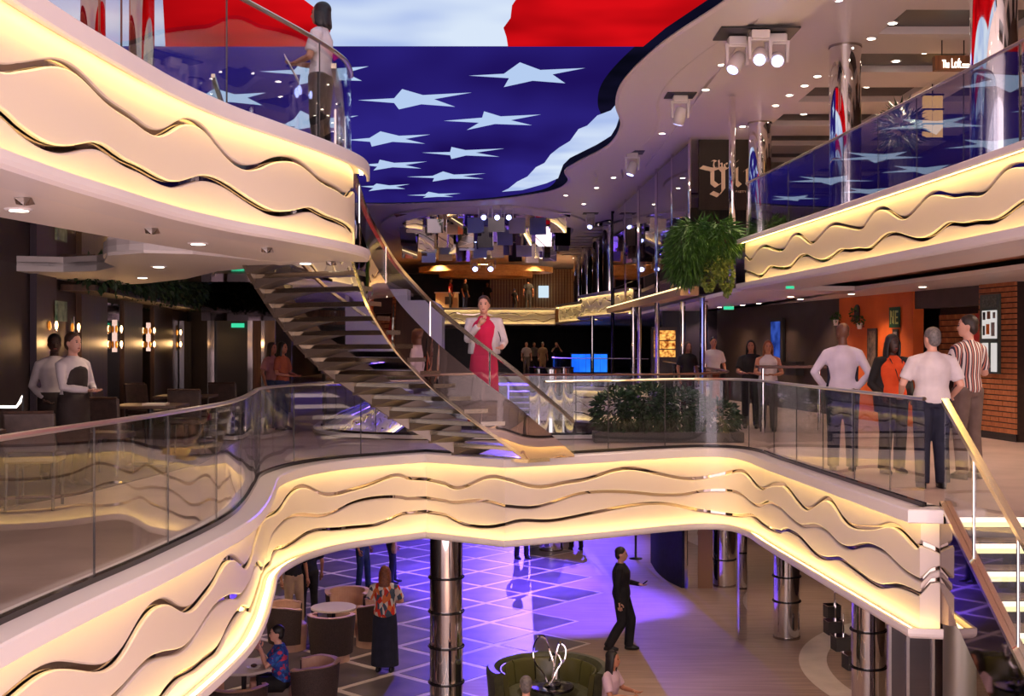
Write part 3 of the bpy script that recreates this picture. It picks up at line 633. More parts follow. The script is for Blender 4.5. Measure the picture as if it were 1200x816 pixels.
column(4.92, 21.4, ZL, -.95, 'mirror column with two dark rings on the plank floor', .23, [CZ - (675 - HY) / F * 21.4, CZ - (704 - HY) / F * 21.4])
column(4.95, 16.6, ZL, -.95, 'mirror column beside the stepped dark boxes, two rings', .225, [CZ - (738 - HY) / F * 16.6, CZ - (781 - HY) / F * 16.6])
column(4.62, 26.0, ZL, -.95, 'mirror column next to the starry navy panel', .24, [CZ - (655 - HY) / F * 26])
o = boxo('mirror_post', 4.03, 4.17, 21.2, 21.34, ZL, -.95, mirror); tag(o, 'slim square mirror post on the plank floor under the bridge', 'post')
column(at(166, 0, 14.6).x, 14.6, ZU, ZC - .02, 'bronze mirror column on the balcony of the woman with papers', .15, m=mat('bronze_chrome', (.6, .42, .30), .05, 1))
column(at(109, 0, 14.8).x, 14.8, ZU, ZC - .02, 'second bronze column, farther along from the woman with papers', .15, m=MATS['bronze_chrome'])
for k, (x, y) in enumerate(((3.6, 44), (3.55, 49), (3.4, 54), (3.3, 59))): column(x, y, ZU, ZC - .07, 'mirror column in the row on the far upper balcony', .26, group='far upper balcony columns')
for (x, y) in ((1.0, 30.5), (1.35, 32.0), (.75, 31.5)): column(x, y, ZL, .9, 'short mirror cylinder of the cluster behind the stair foot', .3, group='mirror cylinders behind the stair')

# ================================================================== CURVED STAIR
zk = [3.25, 2.33, 1.90, 1.48, 1.34, .94, .55, .15, .0, -.2, -.45, -.7]
Rp = [(-1.72, 11.6), (-1.66, 12.6), (-1.58, 13.17), (-1.37, 13.68), (-1.28, 13.84), (-.92, 14.24), (-.47, 14.51), (.06, 14.72), (.22, 14.82), (.46, 14.98), (.74, 15.12), (1.0, 15.25)]
zl = [3.25, 2.34, 1.87, 1.48, 1.16, .97, .57, .27, .10, .0]
Lp = [(-3.05, 12.0), (-2.95, 13.2), (-2.78, 13.91), (-2.58, 14.47), (-2.31, 14.85), (-2.03, 15.0), (-1.51, 15.28), (-.99, 15.4), (-.66, 15.46), (-.45, 15.5)]
def curve_z(P, Z):
    P = np.array(P); Z = np.array(Z); o = np.argsort(Z); Zs = Z[o]; Ps = P[o]
    # smooth by gaussian averaging
    def f(z):
        zz = np.linspace(z - .18, z + .18, 9); ww = np.exp(-((zz - z) / .12) ** 2)
        x = np.interp(zz, Zs, Ps[:, 0]); y = np.interp(zz, Zs, Ps[:, 1]); return np.array([(x * ww).sum() / ww.sum(), (y * ww).sum() / ww.sum()])
    return f
fR, fL = curve_z(Rp, zk), curve_z(Lp, zl)
st = empty('curved_staircase', (-1.2, 14, 0), 0, 'curved open staircase with steel treads and a mirrored side from balcony to bridge', 'staircase')
def sub(o): o.parent = st; o.matrix_parent_inverse = Matrix.Translation((1.2, -14, 0)); return o
zs = np.linspace(.10, 3.2, 60)
def strip_(name, f, lo, hi, th, m, side):
    V = []; Fc = []; zz_ = np.linspace(-.5, 3.2, 70) if side > 0 else zs
    for z in zz_:
        p = f(z); t = f(z - .05) - f(z + .05); t /= np.linalg.norm(t); n = np.array([t[1], -t[0]]) * side
        for o_, h in ((0, lo), (0, hi), (th, hi), (th, lo)): V.append((p[0] + n[0] * o_, p[1] + n[1] * o_, max(z + h, .074 + .0005 * h)))
    for a in range(len(zz_) - 1):
        for b in range(4): Fc.append((a * 4 + b, a * 4 + (b + 1) % 4, a * 4 + 4 + (b + 1) % 4, a * 4 + 4 + b))
    Fc += [(0, 1, 2, 3), tuple(len(V) - 4 + k for k in (3, 2, 1, 0))]
    o = mesh(name, V, Fc, m); bm = bmesh.new(); bm.from_mesh(o.data); bmesh.ops.recalc_face_normals(bm, faces=bm.faces); bm.to_mesh(o.data); bm.free()
    o.data.polygons.foreach_set('use_smooth', [True] * len(Fc)); o.data.set_sharp_from_angle(angle=math.radians(40)); return sub(o)
# right side: gold trim, mirror stringer, glass, rail
strip_('gold_trim', fR, -.0, .045, -.03, brass, 1)
strip_('mirror_stringer', fR, .045, .60, -.02, mat('tinted_mirror', (.62, .52, .48), .02, 1), 1)
strip_('stair_glass', fR, .60, 1.0, -.012, glass, 1)
strip_('handrail', fR, 1.0, 1.05, -.05, brass, 1)
strip_('steel_stringer', fL, -.05, .42, -.05, mat('brushed_steel', (.22, .18, .15), .45, .8), -1)
strip_('stair_glass', fL, .42, 1.0, -.012, glass, -1)
strip_('handrail', fL, 1.0, 1.04, -.04, brass, -1)
for z in (.4, 1.0, 1.6, 2.2, 2.8):
    p = fR(z); sub(MB().tube([(p[0], p[1], z + .6), (p[0], p[1], z + 1.01)], .012, 8).build('baluster', chrome))
steel = mat('brushed_tread', (.60, .54, .46), .22, 1)
undm = mat('tread_underside', (.34, .29, .25), .3, .8)
nst = 19
for k in range(-2, nst):
    z = .10 + k * (3.0 / nst); zt = z + .30; a, b = fL(z), fR(z); a2, b2 = fL(z + .23), fR(z + .23)
    td = sub(mesh('tread', [(*a, zt - .05), (*b, zt - .05), (*b2, zt - .05), (*a2, zt - .05), (*a, zt), (*b, zt), (*b2, zt), (*a2, zt)], [(0, 3, 2, 1), (4, 5, 6, 7), (0, 1, 5, 4), (1, 2, 6, 5), (2, 3, 7, 6), (3, 0, 4, 7)], steel))
    for A, B, nm, m_ in ((a2, b2, 'nosing', brass),):
        A3, B3 = A + (A - a) * .04, B + (B - b) * .04
        (mesh(nm, [(*A, zt - .055), (*B, zt - .055), (*B3, zt - .055), (*A3, zt - .055), (*A, zt - .012), (*B, zt - .012), (*B3, zt - .012), (*A3, zt - .012)], [(0, 3, 2, 1), (4, 5, 6, 7), (0, 1, 5, 4), (1, 2, 6, 5), (2, 3, 7, 6), (3, 0, 4, 7)], m_, td))
    c = (a2 * .72 + b2 * .28); d_ = a2 - b2; d_ /= np.linalg.norm(d_)
    w_ = .22
    (mesh('bracket', [(*(a2 + (b2 - a2) * .02), zt - .05), (*(a2 + (b2 - a2) * .42), zt - .05), (*(a + (b - a) * .42), zt - .05), (*(a + (b - a) * .02), zt - .05), (*(a2 + (b2 - a2) * .02), zt - .17), (*(a2 + (b2 - a2) * .25), zt - .09), (*(a + (b - a) * .25), zt - .09), (*(a + (b - a) * .02), zt - .17)],
             [(0, 1, 2, 3), (7, 6, 5, 4), (0, 4, 5, 1), (1, 5, 6, 2), (2, 6, 7, 3), (3, 7, 4, 0)], mat('tread_bracket', (.13, .10, .08), .5, .2), td))
# landing wedge where the stair meets the bridge
# ================================================================== RIGHT STAIR going down towards the viewer
rs = empty('lit_staircase', (4.6, 10.3, 0), 0, 'straight staircase with glowing risers and dark mirrored side going down from the deck', 'staircase')
X0, X1 = 3.82, 5.9; run, rise = .30, 3.75 / 21
def subr(o): o.parent = rs; o.matrix_parent_inverse = Matrix.Translation((-4.6, -10.3, 0)); return o
risem = emis('lit_riser', (1.0, .80, .42), 1.6)
for k in range(21):
    y = 10.4 - k * run; z = -(k + 1) * rise
    subr(MB().box(X0, X1, y - run - .03, y, z - .04, z).build('tread', noise_mat('stair_stone', lin((150, 130, 118)), lin((178, 158, 146)), 5, .3)))
    subr(MB().box(X0, X1, y - .012, y, z, z + rise - .075).build('riser', dgrey))
    subr(MB().box(X0 + .02, X1, y - .02, y - .008, z + rise - .085, z + rise - .045).build('light_strip', risem))
    subr(MB().box(X0, X1, y - .045, y + .0, z + rise - .04, z + rise + .002).build('nosing', brass))
sl = -rise / run
def side_pl(name, x0, x1, lo, hi, m, ya=10.4, yb=5.0):
    f = lambda y: (y - 10.4) * (-sl)
    return subr(mesh(name, [(x, y, f(y) + h) for x in (x0, x1) for y, h in ((ya, lo), (yb, lo), (yb, hi), (ya, hi))], [(0, 1, 2, 3), (7, 6, 5, 4), (0, 4, 5, 1), (1, 5, 6, 2), (2, 6, 7, 3), (3, 7, 4, 0)], m))
side_pl('mirror_side', 3.73, 3.78, -.62, .10, mat('dark_side_mirror', (.22, .18, .18), .03, 1))
side_pl('brass_edge', 3.72, 3.82, .10, .14, brass)
side_pl('glass_side', 3.765, 3.775, .14, .98, glass)
side_pl('handrail', 3.74, 3.80, .98, 1.03, brass)
for y in (9.75, 8.9, 8.0): subr(MB().tube([(3.77, y, (y - 10.4) * (-sl) + .14), (3.77, y, (y - 10.4) * (-sl) + .99)], .014, 8).build('baluster', chrome))

# ================================================================== PEOPLE
def remesh(name, mb, m, parent, voxel, smooth_it=2, mats=None):
    me = D.meshes.new(name); me.from_pydata(mb.V, [], mb.F); me.update()
    o = D.objects.new(name, me); C.objects.link(o)
    r = o.modifiers.new('r', 'REMESH'); r.mode = 'VOXEL'; r.voxel_size = voxel
    sm_ = o.modifiers.new('s', 'SMOOTH'); sm_.factor = .5; sm_.iterations = smooth_it
    dg = bpy.context.evaluated_depsgraph_get(); nm = D.meshes.new_from_object(o.evaluated_get(dg))
    D.objects.remove(o); D.meshes.remove(me)
    nm.name = name; nm.materials.clear()
    for x in (mats or [m]): nm.materials.append(x)
    nm.polygons.foreach_set('use_smooth', [True] * len(nm.polygons)); nm.polygons.foreach_set('material_index', [0] * len(nm.polygons))
    return link(D.objects.new(name, nm), parent)
def append(o, mb, mi):                 # fixed small features (eyes, fingers) joined into the body mesh
    bm = bmesh.new(); bm.from_mesh(o.data); vs = [bm.verts.new(v) for v in mb.V]
    for f in mb.F:
        fc = bm.faces.new([vs[i] for i in f]); fc.material_index = mi; fc.smooth = True
    bm.to_mesh(o.data); bm.free()
SKIN = {k: mat('skin_' + k, lin(c), .45) for k, c in dict(light=(214, 160, 138), tan=(178, 120, 92), brown=(98, 60, 44), dark=(62, 38, 30)).items()}
EYE = mat('eye_dark', lin((30, 20, 18)), .3); LIP = mat('lip', lin((150, 72, 66)), .4)
def cloth(name, c, rough=.8, c2=None):
    return noise_mat('cloth_' + name, lin(c2 or tuple(max(0, v - 14) for v in c)), lin(c), 7, rough, 3)
def person(label, loc, face, h, top, bottom, skin='light', hair=None, sleeve='short', style='trousers', pose=None, voxel=.018, shoe=None, hairstyle='short', cat='person', head_yaw=0, wide=1.0, extra=None):
    """face: degrees, 0 looks at the viewer (-Y), 90 looks to the right (+X). Poses are given for a 1.75 m figure."""
    P = dict(pelvis=(0, 0, .96), chest=(0, .0, 1.30), neck=(0, .012, 1.475), sh=.175,
             el_l=(.25, .04, 1.13), wr_l=(.255, -.06, .88), el_r=(-.25, .04, 1.13), wr_r=(-.255, -.06, .88),
             kn_l=(.10, -.015, .50), an_l=(.11, .03, .085), kn_r=(-.10, -.015, .50), an_r=(-.11, .03, .085), toe=.17)
    P.update(pose or {}); sk = SKIN[skin]; k = h / 1.75
    root = empty('person', loc, math.radians(face), label, cat); root.scale = (k, k, k)
    V3 = Vector; pel, che, nek = V3(P['pelvis']), V3(P['chest']), V3(P['neck'])
    up = (nek - pel).normalized(); wst = pel + (che - pel) * .42
    shl, shr = che + V3((P['sh'] * wide * .96, .01, .085)), che + V3((-P['sh'] * wide * .96, .01, .085))
    hil, hir = pel + V3((.085, 0, -.02)), pel + V3((-.085, 0, -.02))
    def torso(g, lo=0, sc=1.0):
        R = [(pel + V3((0, 0, -.07)), .13, .10), (pel, .165, .118), (pel + V3((0, 0, .07)), .158, .112), (wst, .142, .102), (che + V3((0, 0, -.06)), .162, .115), (che + V3((0, 0, .04)), .170, .115), (che + V3((0, .005, .10)), .140, .095), (che + V3((0, .01, .15)), .085, .07), (che + V3((0, .012, .185)), .058, .058)]
        g.rings([(p.x, p.y, p.z, rx * sc * wide, ry * sc * (wide ** 1.3)) for p, rx, ry in R[lo:]], 18)
    def limb(g, pts, rad, sc=1.0): g.tube([V3(p) for p in pts], [r * sc for r in rad], 10)
    def mids(a, b, t): return V3(a) + (V3(b) - V3(a)) * t
    def arm(g, s, to, sc, base=1.0):
        sh = shl if s > 0 else shr; el = V3(P['el_l' if s > 0 else 'el_r']); wr = V3(P['wr_l' if s > 0 else 'wr_r'])
        pts = [che + V3((s * .045, .01, .135)), che + V3((s * .12, .01, .112)), sh, mids(sh, el, .5), el]; rad = [.042, .05, .058, .052, .045]
        if to == 'short': pts = pts[:4] + [mids(sh, el, .78)]; rad = [.042, .052, .064, .066, .066]
        if to == 'long': pts += [mids(el, wr, .4), wr]; rad += [.043, .034]
        if to == 'full': pts += [mids(el, wr, .35), wr]; rad += [.041, .028]
        limb(g, pts, rad, sc)
    def leg(g, s, sc, to='full'):
        hp = hil if s > 0 else hir; kn = V3(P['kn_l' if s > 0 else 'kn_r']); an = V3(P['an_l' if s > 0 else 'an_r'])
        pts = [hp + V3((0, 0, .03)), hp, mids(hp, kn, .45), kn, mids(kn, an, .35), an]; rad = [.095, .098, .082, .06, .056, .042]
        if to == 'shorts': pts = pts[:3] + [mids(hp, kn, .85)]; rad = [.1, .105, .1, .098]
        if to == 'trousers': rad = [.1, .104, .09, .072, .068, .062]; pts[-1] = V3(an) + V3((0, 0, -.03))
        limb(g, pts, rad, sc * (wide if to != 'full' else 1))
    # head, neck
    hm = Matrix.Translation(nek + up * .045 + V3((0, -.012, 0))) @ Matrix.Rotation(math.radians(head_yaw), 4, 'Z') @ Matrix.Rotation(P.get('nod', 0), 4, 'X')
    body = MB(); torso(body, 0, .93); body.tube([che + V3((0, .01, .1)), nek, nek + up * .09], [.06, .054, .05], 10)
    hd = MB().rings([(0, -.04, 0, .026, .03), (0, -.035, .018, .045, .055), (0, -.018, .055, .060, .078), (0, -.008, .095, .069, .09), (0, 0, .135, .073, .096), (0, .006, .175, .069, .09), (0, .01, .205, .052, .068), (0, .012, .226, .022, .03)], 16)
    hd.ball((0, -.1, .088), .013, .018, .022, 8, 5).ball((.072, .01, .10), .012, .02, .03, 8, 5).ball((-.072, .01, .10), .012, .02, .03, 8, 5)
    hd.xf(hm); body.add(hd.V, hd.F)
    for s in (1, -1): arm(body, s, 'full', .9); leg(body, s, .9)
    bo = remesh('body', body, sk, root, voxel * .9, 1, [sk, EYE, LIP])
    ft = MB()
    for s in (1, -1): ft.ball((s * .028, -.088, .118), .012, .009, .008, 8, 5).ball((s * .03, -.086, .136), .018, .01, .004, 8, 4)
    append(bo, ft.xf(hm), 1); append(bo, MB().ball((0, -.089, .05), .021, .012, .008, 8, 5).xf(hm), 2)
    # hands: palm, four fingers, thumb
    for s in (1, -1):
        el = V3(P['el_l' if s > 0 else 'el_r']); wr = V3(P['wr_l' if s > 0 else 'wr_r']); d = (wr - el).normalized()
        sd = d.cross(V3((0, 0, 1)) if abs(d.z) < .85 else V3((0, -1, 0))).normalized(); nr_ = sd.cross(d).normalized()
        if abs(d.z) >= .85: sd, nr_ = V3((0, -1, 0)) - d * d.dot(V3((0, -1, 0))), V3((-s, 0, 0))
        sd.normalize(); hand = MB(); c = wr + d * .05
        hand.tube([wr - d * .02, wr + d * .02, wr + d * .09], [(.026, .022), (.036, .016), (.038, .014)], 10)
        for q, ln_ in enumerate((.068, .078, .073, .055)):
            b0 = wr + d * .085 + sd * (.03 - .02 * q); hand.tube([b0, b0 + d * ln_ * .5 + nr_ * .008, b0 + d * ln_ * .85 + nr_ * .028], [.0095, .0088, .007], 7)
        b0 = wr + d * .03 + sd * .03; hand.tube([b0, b0 + d * .03 + sd * .026, b0 + d * .062 + sd * .03 + nr_ * .012], [.013, .011, .008], 7)
        append(bo, hand, 0)
    # clothes
    if top is not None:
        g = MB(); torso(g, P.get('hem', 1), 1.04)
        for s in (1, -1):
            if sleeve in ('short', 'long'): arm(g, s, sleeve, 1.08)
        remesh('shirt', g, top, root, voxel)
    if bottom is not None:
        g = MB()
        if style in ('trousers', 'shorts'):
            torso_low = [(pel + V3((0, 0, -.08)), .15, .105), (pel, .17, .12), (pel + V3((0, 0, .075)), .158, .112)]
            g.rings([(p.x, p.y, p.z, rx * wide, ry * wide ** 1.3) for p, rx, ry in torso_low], 18)
            for s in (1, -1): leg(g, s, 1.05, style)
        else:
            zl_ = .1 if style == 'maxi' else .5
            g.rings([(pel.x, pel.y, zl_, .21 * wide, .17), (pel.x, pel.y, .45 + zl_ * .4, .195 * wide, .155), (pel.x, pel.y, .82, .185 * wide, .14), (pel.x, pel.y, .97, .17 * wide, .122), (pel.x, pel.y, 1.05, .15 * wide, .108)], 22)
        remesh('skirt' if style in ('maxi', 'skirt') else 'trousers', g, bottom, root, voxel)
    for s in (1, -1):
        an = V3(P['an_l' if s > 0 else 'an_r']); kn = V3(P['kn_l' if s > 0 else 'kn_r']); g = MB()
        g.rings([(an.x, an.y - .055, an.z - .083, .042, .125), (an.x, an.y - .055, an.z - .05, .046, .128), (an.x, an.y - .03, an.z - .02, .04, .085), (an.x, an.y, an.z + .02, .042, .045)], 14)
        g.build('shoe', shoe or black, root, True)
    # hair
    if hair is not None and hairstyle != 'bald':
        g = MB().ball((0, .016, .152), .083, .098, .088, 14, 8).ball((0, .05, .10), .076, .06, .085, 12, 7)
        if hairstyle in ('long', 'bob'):
            lo_ = -.22 if hairstyle == 'long' else -.05
            g.rings([(0, .07, lo_, .075, .035), (0, .068, lo_ * .5, .095, .045), (0, .055, .03, .098, .055), (0, .04, .12, .09, .065), (0, .03, .2, .05, .05)], 14)
            for s in (1, -1): g.rings([(s * .078, .01, lo_ * .8, .016, .03), (s * .085, .0, .0, .022, .045), (s * .08, .0, .12, .02, .055), (s * .05, .0, .2, .02, .04)], 10)
        if hairstyle == 'bun': g.ball((0, .1, .17), .045, .04, .045, 10, 6)
        if hairstyle == 'afro': g.ball((0, .02, .15), .1, .105, .1, 12, 7)
        remesh('hair', g.xf(hm), hair, root, voxel * .8, 1)
    if extra: extra(root, P)
    return root
def phone(root, p, rz=0, sz=(.04, .008, .08)):
    o = MB().box(-sz[0], sz[0], -sz[1], sz[1], -sz[2], sz[2]).build('phone', blackg); C.objects.unlink(o); return o
HB = {k: noise_mat('hair_' + k, lin(tuple(v * .7 for v in c)), lin(c), 40, .5, 3) for k, c in dict(black=(26, 20, 20), brown=(74, 48, 36), auburn=(150, 84, 48), grey=(120, 112, 110), dkbrown=(48, 32, 26), blond=(158, 112, 68)).items()}
def stripes(name, cols, scale, axis=0):
    m = mat(name, cols[0], .75); n, l = nodes(m); b = n['Principled BSDF']; tc = n.new('ShaderNodeTexCoord'); sp = n.new('ShaderNodeSeparateXYZ')
    mu = n.new('ShaderNodeMath'); mu.operation = 'MULTIPLY'; mu.inputs[1].default_value = scale; fr = n.new('ShaderNodeMath'); fr.operation = 'FRACT'
    cr = n.new('ShaderNodeValToRGB'); cr.color_ramp.interpolation = 'CONSTANT'; e = cr.color_ramp.elements; e[0].color = (*cols[0], 1); e[1].position = .34; e[1].color = (*cols[1], 1)
    for i, c in enumerate(cols[2:]): q = e.new(.6 + .2 * i); q.color = (*c, 1)
    l.new(tc.outputs['Object'], sp.inputs[0]); l.new(sp.outputs[axis], mu.inputs[0]); l.new(mu.outputs[0], fr.inputs[0]); l.new(fr.outputs[0], cr.inputs[0]); l.new(cr.outputs[0], b.inputs['Base Color']); return m
def floral(name, cols, scale, stretch=(1, 1, 1)):
    m = mat(name, cols[0], .8); n, l = nodes(m); b = n['Principled BSDF']; tc = n.new('ShaderNodeTexCoord'); mp = n.new('ShaderNodeMapping'); mp.inputs['Scale'].default_value = stretch
    vo = n.new('ShaderNodeTexVoronoi'); vo.inputs['Scale'].default_value = scale; sp = n.new('ShaderNodeSeparateColor'); cr = n.new('ShaderNodeValToRGB'); cr.color_ramp.interpolation = 'CONSTANT'; e = cr.color_ramp.elements
    e[0].color = (*cols[0], 1); e[1].position = 1 / len(cols); e[1].color = (*cols[1], 1)
    for i, c in enumerate(cols[2:]): q = e.new((i + 2) / len(cols)); q.color = (*c, 1)
    l.new(tc.outputs['Object'], mp.inputs[0]); l.new(mp.outputs[0], vo.inputs[0]); l.new(vo.outputs['Color'], sp.inputs[0]); l.new(sp.outputs[0], cr.inputs[0]); l.new(cr.outputs[0], b.inputs['Base Color']); return m
cw = cloth('white', (216, 204, 206)); cwl = cloth('lilac_white', (206, 196, 214)); cblk = cloth('black', (30, 26, 28)); cnavy = cloth('navy', (26, 28, 52)); cbrown = cloth('taupe', (112, 92, 86)); cjean = cloth('denim', (44, 62, 104))
cpink = cloth('magenta', (214, 24, 84)); corange = cloth('orange', (232, 84, 30)); cdk = cloth('charcoal', (52, 40, 38)); cbeige = cloth('beige', (186, 156, 128)); cgrey = cloth('grey', (120, 114, 116)); cred = cloth('red', (170, 40, 44))
cstr = stripes('striped_shirt', [lin((216, 204, 200)), lin((64, 40, 52)), lin((190, 120, 104)), lin((44, 40, 60))], 17)
cflor = floral('floral_blouse', [lin((226, 212, 200)), lin((214, 52, 34)), lin((226, 120, 60)), lin((70, 84, 100)), lin((230, 220, 208))], 17, (1, 1, .55))
cblue = floral('blue_floral_shirt', [lin((36, 60, 140)), lin((44, 84, 170)), lin((40, 66, 150)), lin((190, 60, 96)), lin((52, 110, 190))], 22)
LOW = dict(el_l=(.26, -.02, 1.12), wr_l=(.12, -.25, 1.08), el_r=(-.26, -.02, 1.12), wr_r=(-.12, -.25, 1.08))
# middle deck, right: the group of four
def sidep(r, P):
    for s_ in (1, -1): MB().tube([(s_ * .172, 0, .97), (s_ * .150, .0, 1.1), (s_ * .158, 0, 1.22), (s_ * .168, 0, 1.3)], [(.02, .05), (.025, .06), (.024, .05), (.01, .02)], 10).build('side_panel', cnavy, r, True)
def prop(root, name, mb, m): return mb.build(name, m, root)
person('man in a white long-sleeved top with elbow out, by the railing', (3.93, 14.2, 0), 165, 1.76, cwl, cnavy, 'brown', HB['black'], 'long', pose=dict(el_r=(.0 - .3, .1, 1.15), wr_r=(-.16, .06, .98), el_l=(.33, .06, 1.16), wr_l=(.2, -.05, .98)), voxel=.014, hairstyle='bald', wide=1.06, head_yaw=30, extra=sidep)
def cardigan(r, P):
    g = MB(); W = 1.12
    for s in (1, -1):
        g.tube([Vector((s * .12, .06, .78)), Vector((s * .15, .045, 1.0)), Vector((s * .13, .05, 1.15)), Vector((s * .13, .05, 1.33)), Vector((s * .09, .05, 1.46))], [(.09, .1), (.09, .105), (.085, .1), (.09, .1), (.05, .06)], 12)
        el = Vector(P['el_l' if s > 0 else 'el_r']); wr = Vector(P['wr_l' if s > 0 else 'wr_r'])
        g.tube([(s * .1, .01, 1.42), (s * .19, .01, 1.415), tuple((Vector((s * .19, .01, 1.415)) + el) / 2), tuple(el), tuple(el + (wr - el) * .9)], [.06, .07, .062, .056, .044], 10)
    remesh('cardigan', g, cblk, r, .014)
    MB().tube([(-.09, -.075, 1.45), (-.04, -.135, 1.3), (0, -.15, 1.15), (.04, -.135, 1.3), (.09, -.075, 1.45)], .006, 6).build('lanyard', black, r)
person('woman in an orange top and black cardigan with a dark lanyard', (at(1046, 0, 13.9).x, 13.9, 0), 15, 1.62, corange, cblk, 'dark', HB['black'], 'none', voxel=.014, hairstyle='long', pose=dict(el_l=(.27, .06, 1.13), wr_l=(.2, -.12, .95), el_r=(-.27, .06, 1.13), wr_r=(-.2, -.12, .95)), wide=1.12, extra=cardigan)
person('grey-haired man seen from behind in a loose white polo shirt', (at(1092, 0, 12.5).x, 12.5, 0), 178, 1.68, cw, cnavy, 'light', HB['grey'], 'short', voxel=.014, wide=1.2, head_yaw=20, pose=dict(el_l=(.31, -.02, 1.13), wr_l=(.26, -.26, 1.0), el_r=(-.31, .02, 1.12), wr_r=(-.27, -.2, .98), hem=0))
person('man in a striped short-sleeved shirt and taupe trousers, hand raised', (at(1134, 0, 13.35).x, 13.35, 0), 205, 1.83, cstr, cbrown, 'light', HB['dkbrown'], 'short', voxel=.014, wide=1.0, head_yaw=40, pose=dict(el_r=(-.28, -.03, 1.12), wr_r=(-.42, -.2, 1.27), el_l=(.26, -.02, 1.13), wr_l=(.2, -.24, 1.05), hem=0))
# middle deck, left: two waiters
def vested(r, P):
    apron(cdk)(r, P)
    g = MB().rings([(0, -.012, 1.0, .172, .128), (0, -.012, 1.1, .158, .118), (0, -.012, 1.24, .172, .124), (0, -.014, 1.34, .165, .118), (0, -.01, 1.4, .11, .085)], 18); g.V = [v if v[1] < 0 else (v[0] * .9, v[1] * .55, v[2]) for v in g.V]; remesh('vest', g, cdk, r, .014)
def apron(m):
    def f(r, P): MB().rings([(0, 0, .52, .2, .165), (0, 0, .75, .195, .155), (0, 0, .97, .195, .145), (0, 0, 1.05, .185, .135)], 20).build('apron', m, r, True)
    return f
person('waiter in a white shirt and dark vest holding his hands together', (at(86, 0, 12.6).x, 12.6, 0), 62, 1.63, cw, cdk, 'light', HB['brown'], 'long', voxel=.014, wide=1.05, pose=dict(el_l=(.24, -.02, 1.14), wr_l=(.06, -.26, 1.1), el_r=(-.22, -.08, 1.13), wr_r=(-.04, -.28, 1.1)), extra=vested)
person('waiter in a white shirt and black trousers behind his colleague', (at(64, 0, 13.3).x, 13.3, 0), 25, 1.62, cw, cblk, 'dark', HB['black'], 'long', voxel=.014, pose=dict(el_r=(-.25, .08, 1.12), wr_r=(-.12, -.08, .98), el_l=(.22, .06, 1.14), wr_l=(.12, -.1, .97)), extra=apron(cdk))
person('woman with long dark hair in a tan top and jeans holding a phone', (at(331, 0, 21.0).x, 21.0, 0), 70, 1.55, cloth('tan', (168, 92, 66)), cjean, 'tan', HB['black'], 'short', hairstyle='long', pose=LOW)
person('woman in a pale pink top standing beside the one with a phone', (at(319, 0, 21.5).x, 21.5, 0), 60, 1.54, cloth('pale_pink', (190, 130, 130)), cjean, 'tan', HB['dkbrown'], 'short', hairstyle='long')
# on the curved stair
def jacket(r, P):
    g = MB()
    for s in (1, -1):
        g.tube([(s * .135, .03, .98), (s * .125, .03, 1.12), (s * .12, .03, 1.33), (s * .08, .03, 1.45)], [(.085, .11), (.08, .11), (.085, .105), (.05, .07)], 12)
        el = Vector(P['el_l' if s > 0 else 'el_r']); wr = Vector(P['wr_l' if s > 0 else 'wr_r'])
        g.tube([(s * .1, .01, 1.41), (s * .19, .01, 1.41), tuple((Vector((s * .19, .01, 1.41)) + el) / 2), tuple(el), tuple(el + (wr - el) * .85)], [.06, .068, .06, .055, .045], 10)
    remesh('jacket', g, cw, r, .013)
    MB().tube([(.14, -.02, 1.44), (.22, -.05, 1.2), (.24, -.06, 1.0)], .007, 6).build('bag_strap', black, r)
ps = fR(.55); pw = fL(.55)
pc = ps * .86 + pw * .14
person('woman in a white jacket and long magenta dress standing on the curved stair', (at(567, 0, 14.9).x, 14.92, .45), -4, 1.66, cpink, cpink, 'light', HB['brown'], 'none', 'maxi', voxel=.013, hairstyle='bun', wide=1.02, pose=dict(el_r=(-.22, -.08, 1.17), wr_r=(-.03, -.2, 1.38), el_l=(.27, .0, 1.14), wr_l=(.25, -.2, 1.08)), extra=jacket)
# upper balcony
def papers(r, P): o = MB().box(-.11, .11, -.004, .004, -.15, .15).build('papers', white, r); o.location = (.06, -.3, 1.05); o.rotation_euler = (.5, 0, .3)
person('dark-haired woman in a white T-shirt on the upper balcony holding papers', (at(378, 0, 12.0).x, 11.9, ZU), -100, 1.66, cw, cblk, 'tan', HB['black'], 'short', voxel=.014, hairstyle='bob', pose=dict(el_l=(.22, -.05, 1.13), wr_l=(.05, -.26, 1.12), el_r=(-.22, -.05, 1.13), wr_r=(-.05, -.26, 1.12)), extra=papers)
# rear of the right deck
def lean(z=1.1): return dict(el_l=(.25, -.1, 1.12), wr_l=(.1, -.28, 1.1), el_r=(-.25, -.1, 1.12), wr_r=(-.1, -.28, 1.1))
person('woman with curly auburn hair in a white sleeveless top leaning on the rail', (at(900, 0, 20.6).x, 20.6, 0), -5, 1.57, cw, cgrey, 'tan', HB['auburn'], 'none', hairstyle='long', wide=1.1, pose=lean())
person('dark-haired woman in a patterned top leaning beside the auburn-haired one', (at(880, 0, 21.4).x, 21.4, 0), -15, 1.58, cblk, cblk, 'tan', HB['black'], 'short', hairstyle='long', wide=1.1, pose=lean())
person('man with a goatee in a white shirt behind the blue post', (at(836, 0, 25).x, 25, 0), 5, 1.66, cw, cblk, 'tan', HB['black'], 'short', voxel=.024)
person('long-haired woman in black behind the planter glass', (at(806, 0, 25.5).x, 25.5, 0), 20, 1.56, cblk, cblk, 'tan', HB['brown'], 'short', hairstyle='long', voxel=.024)
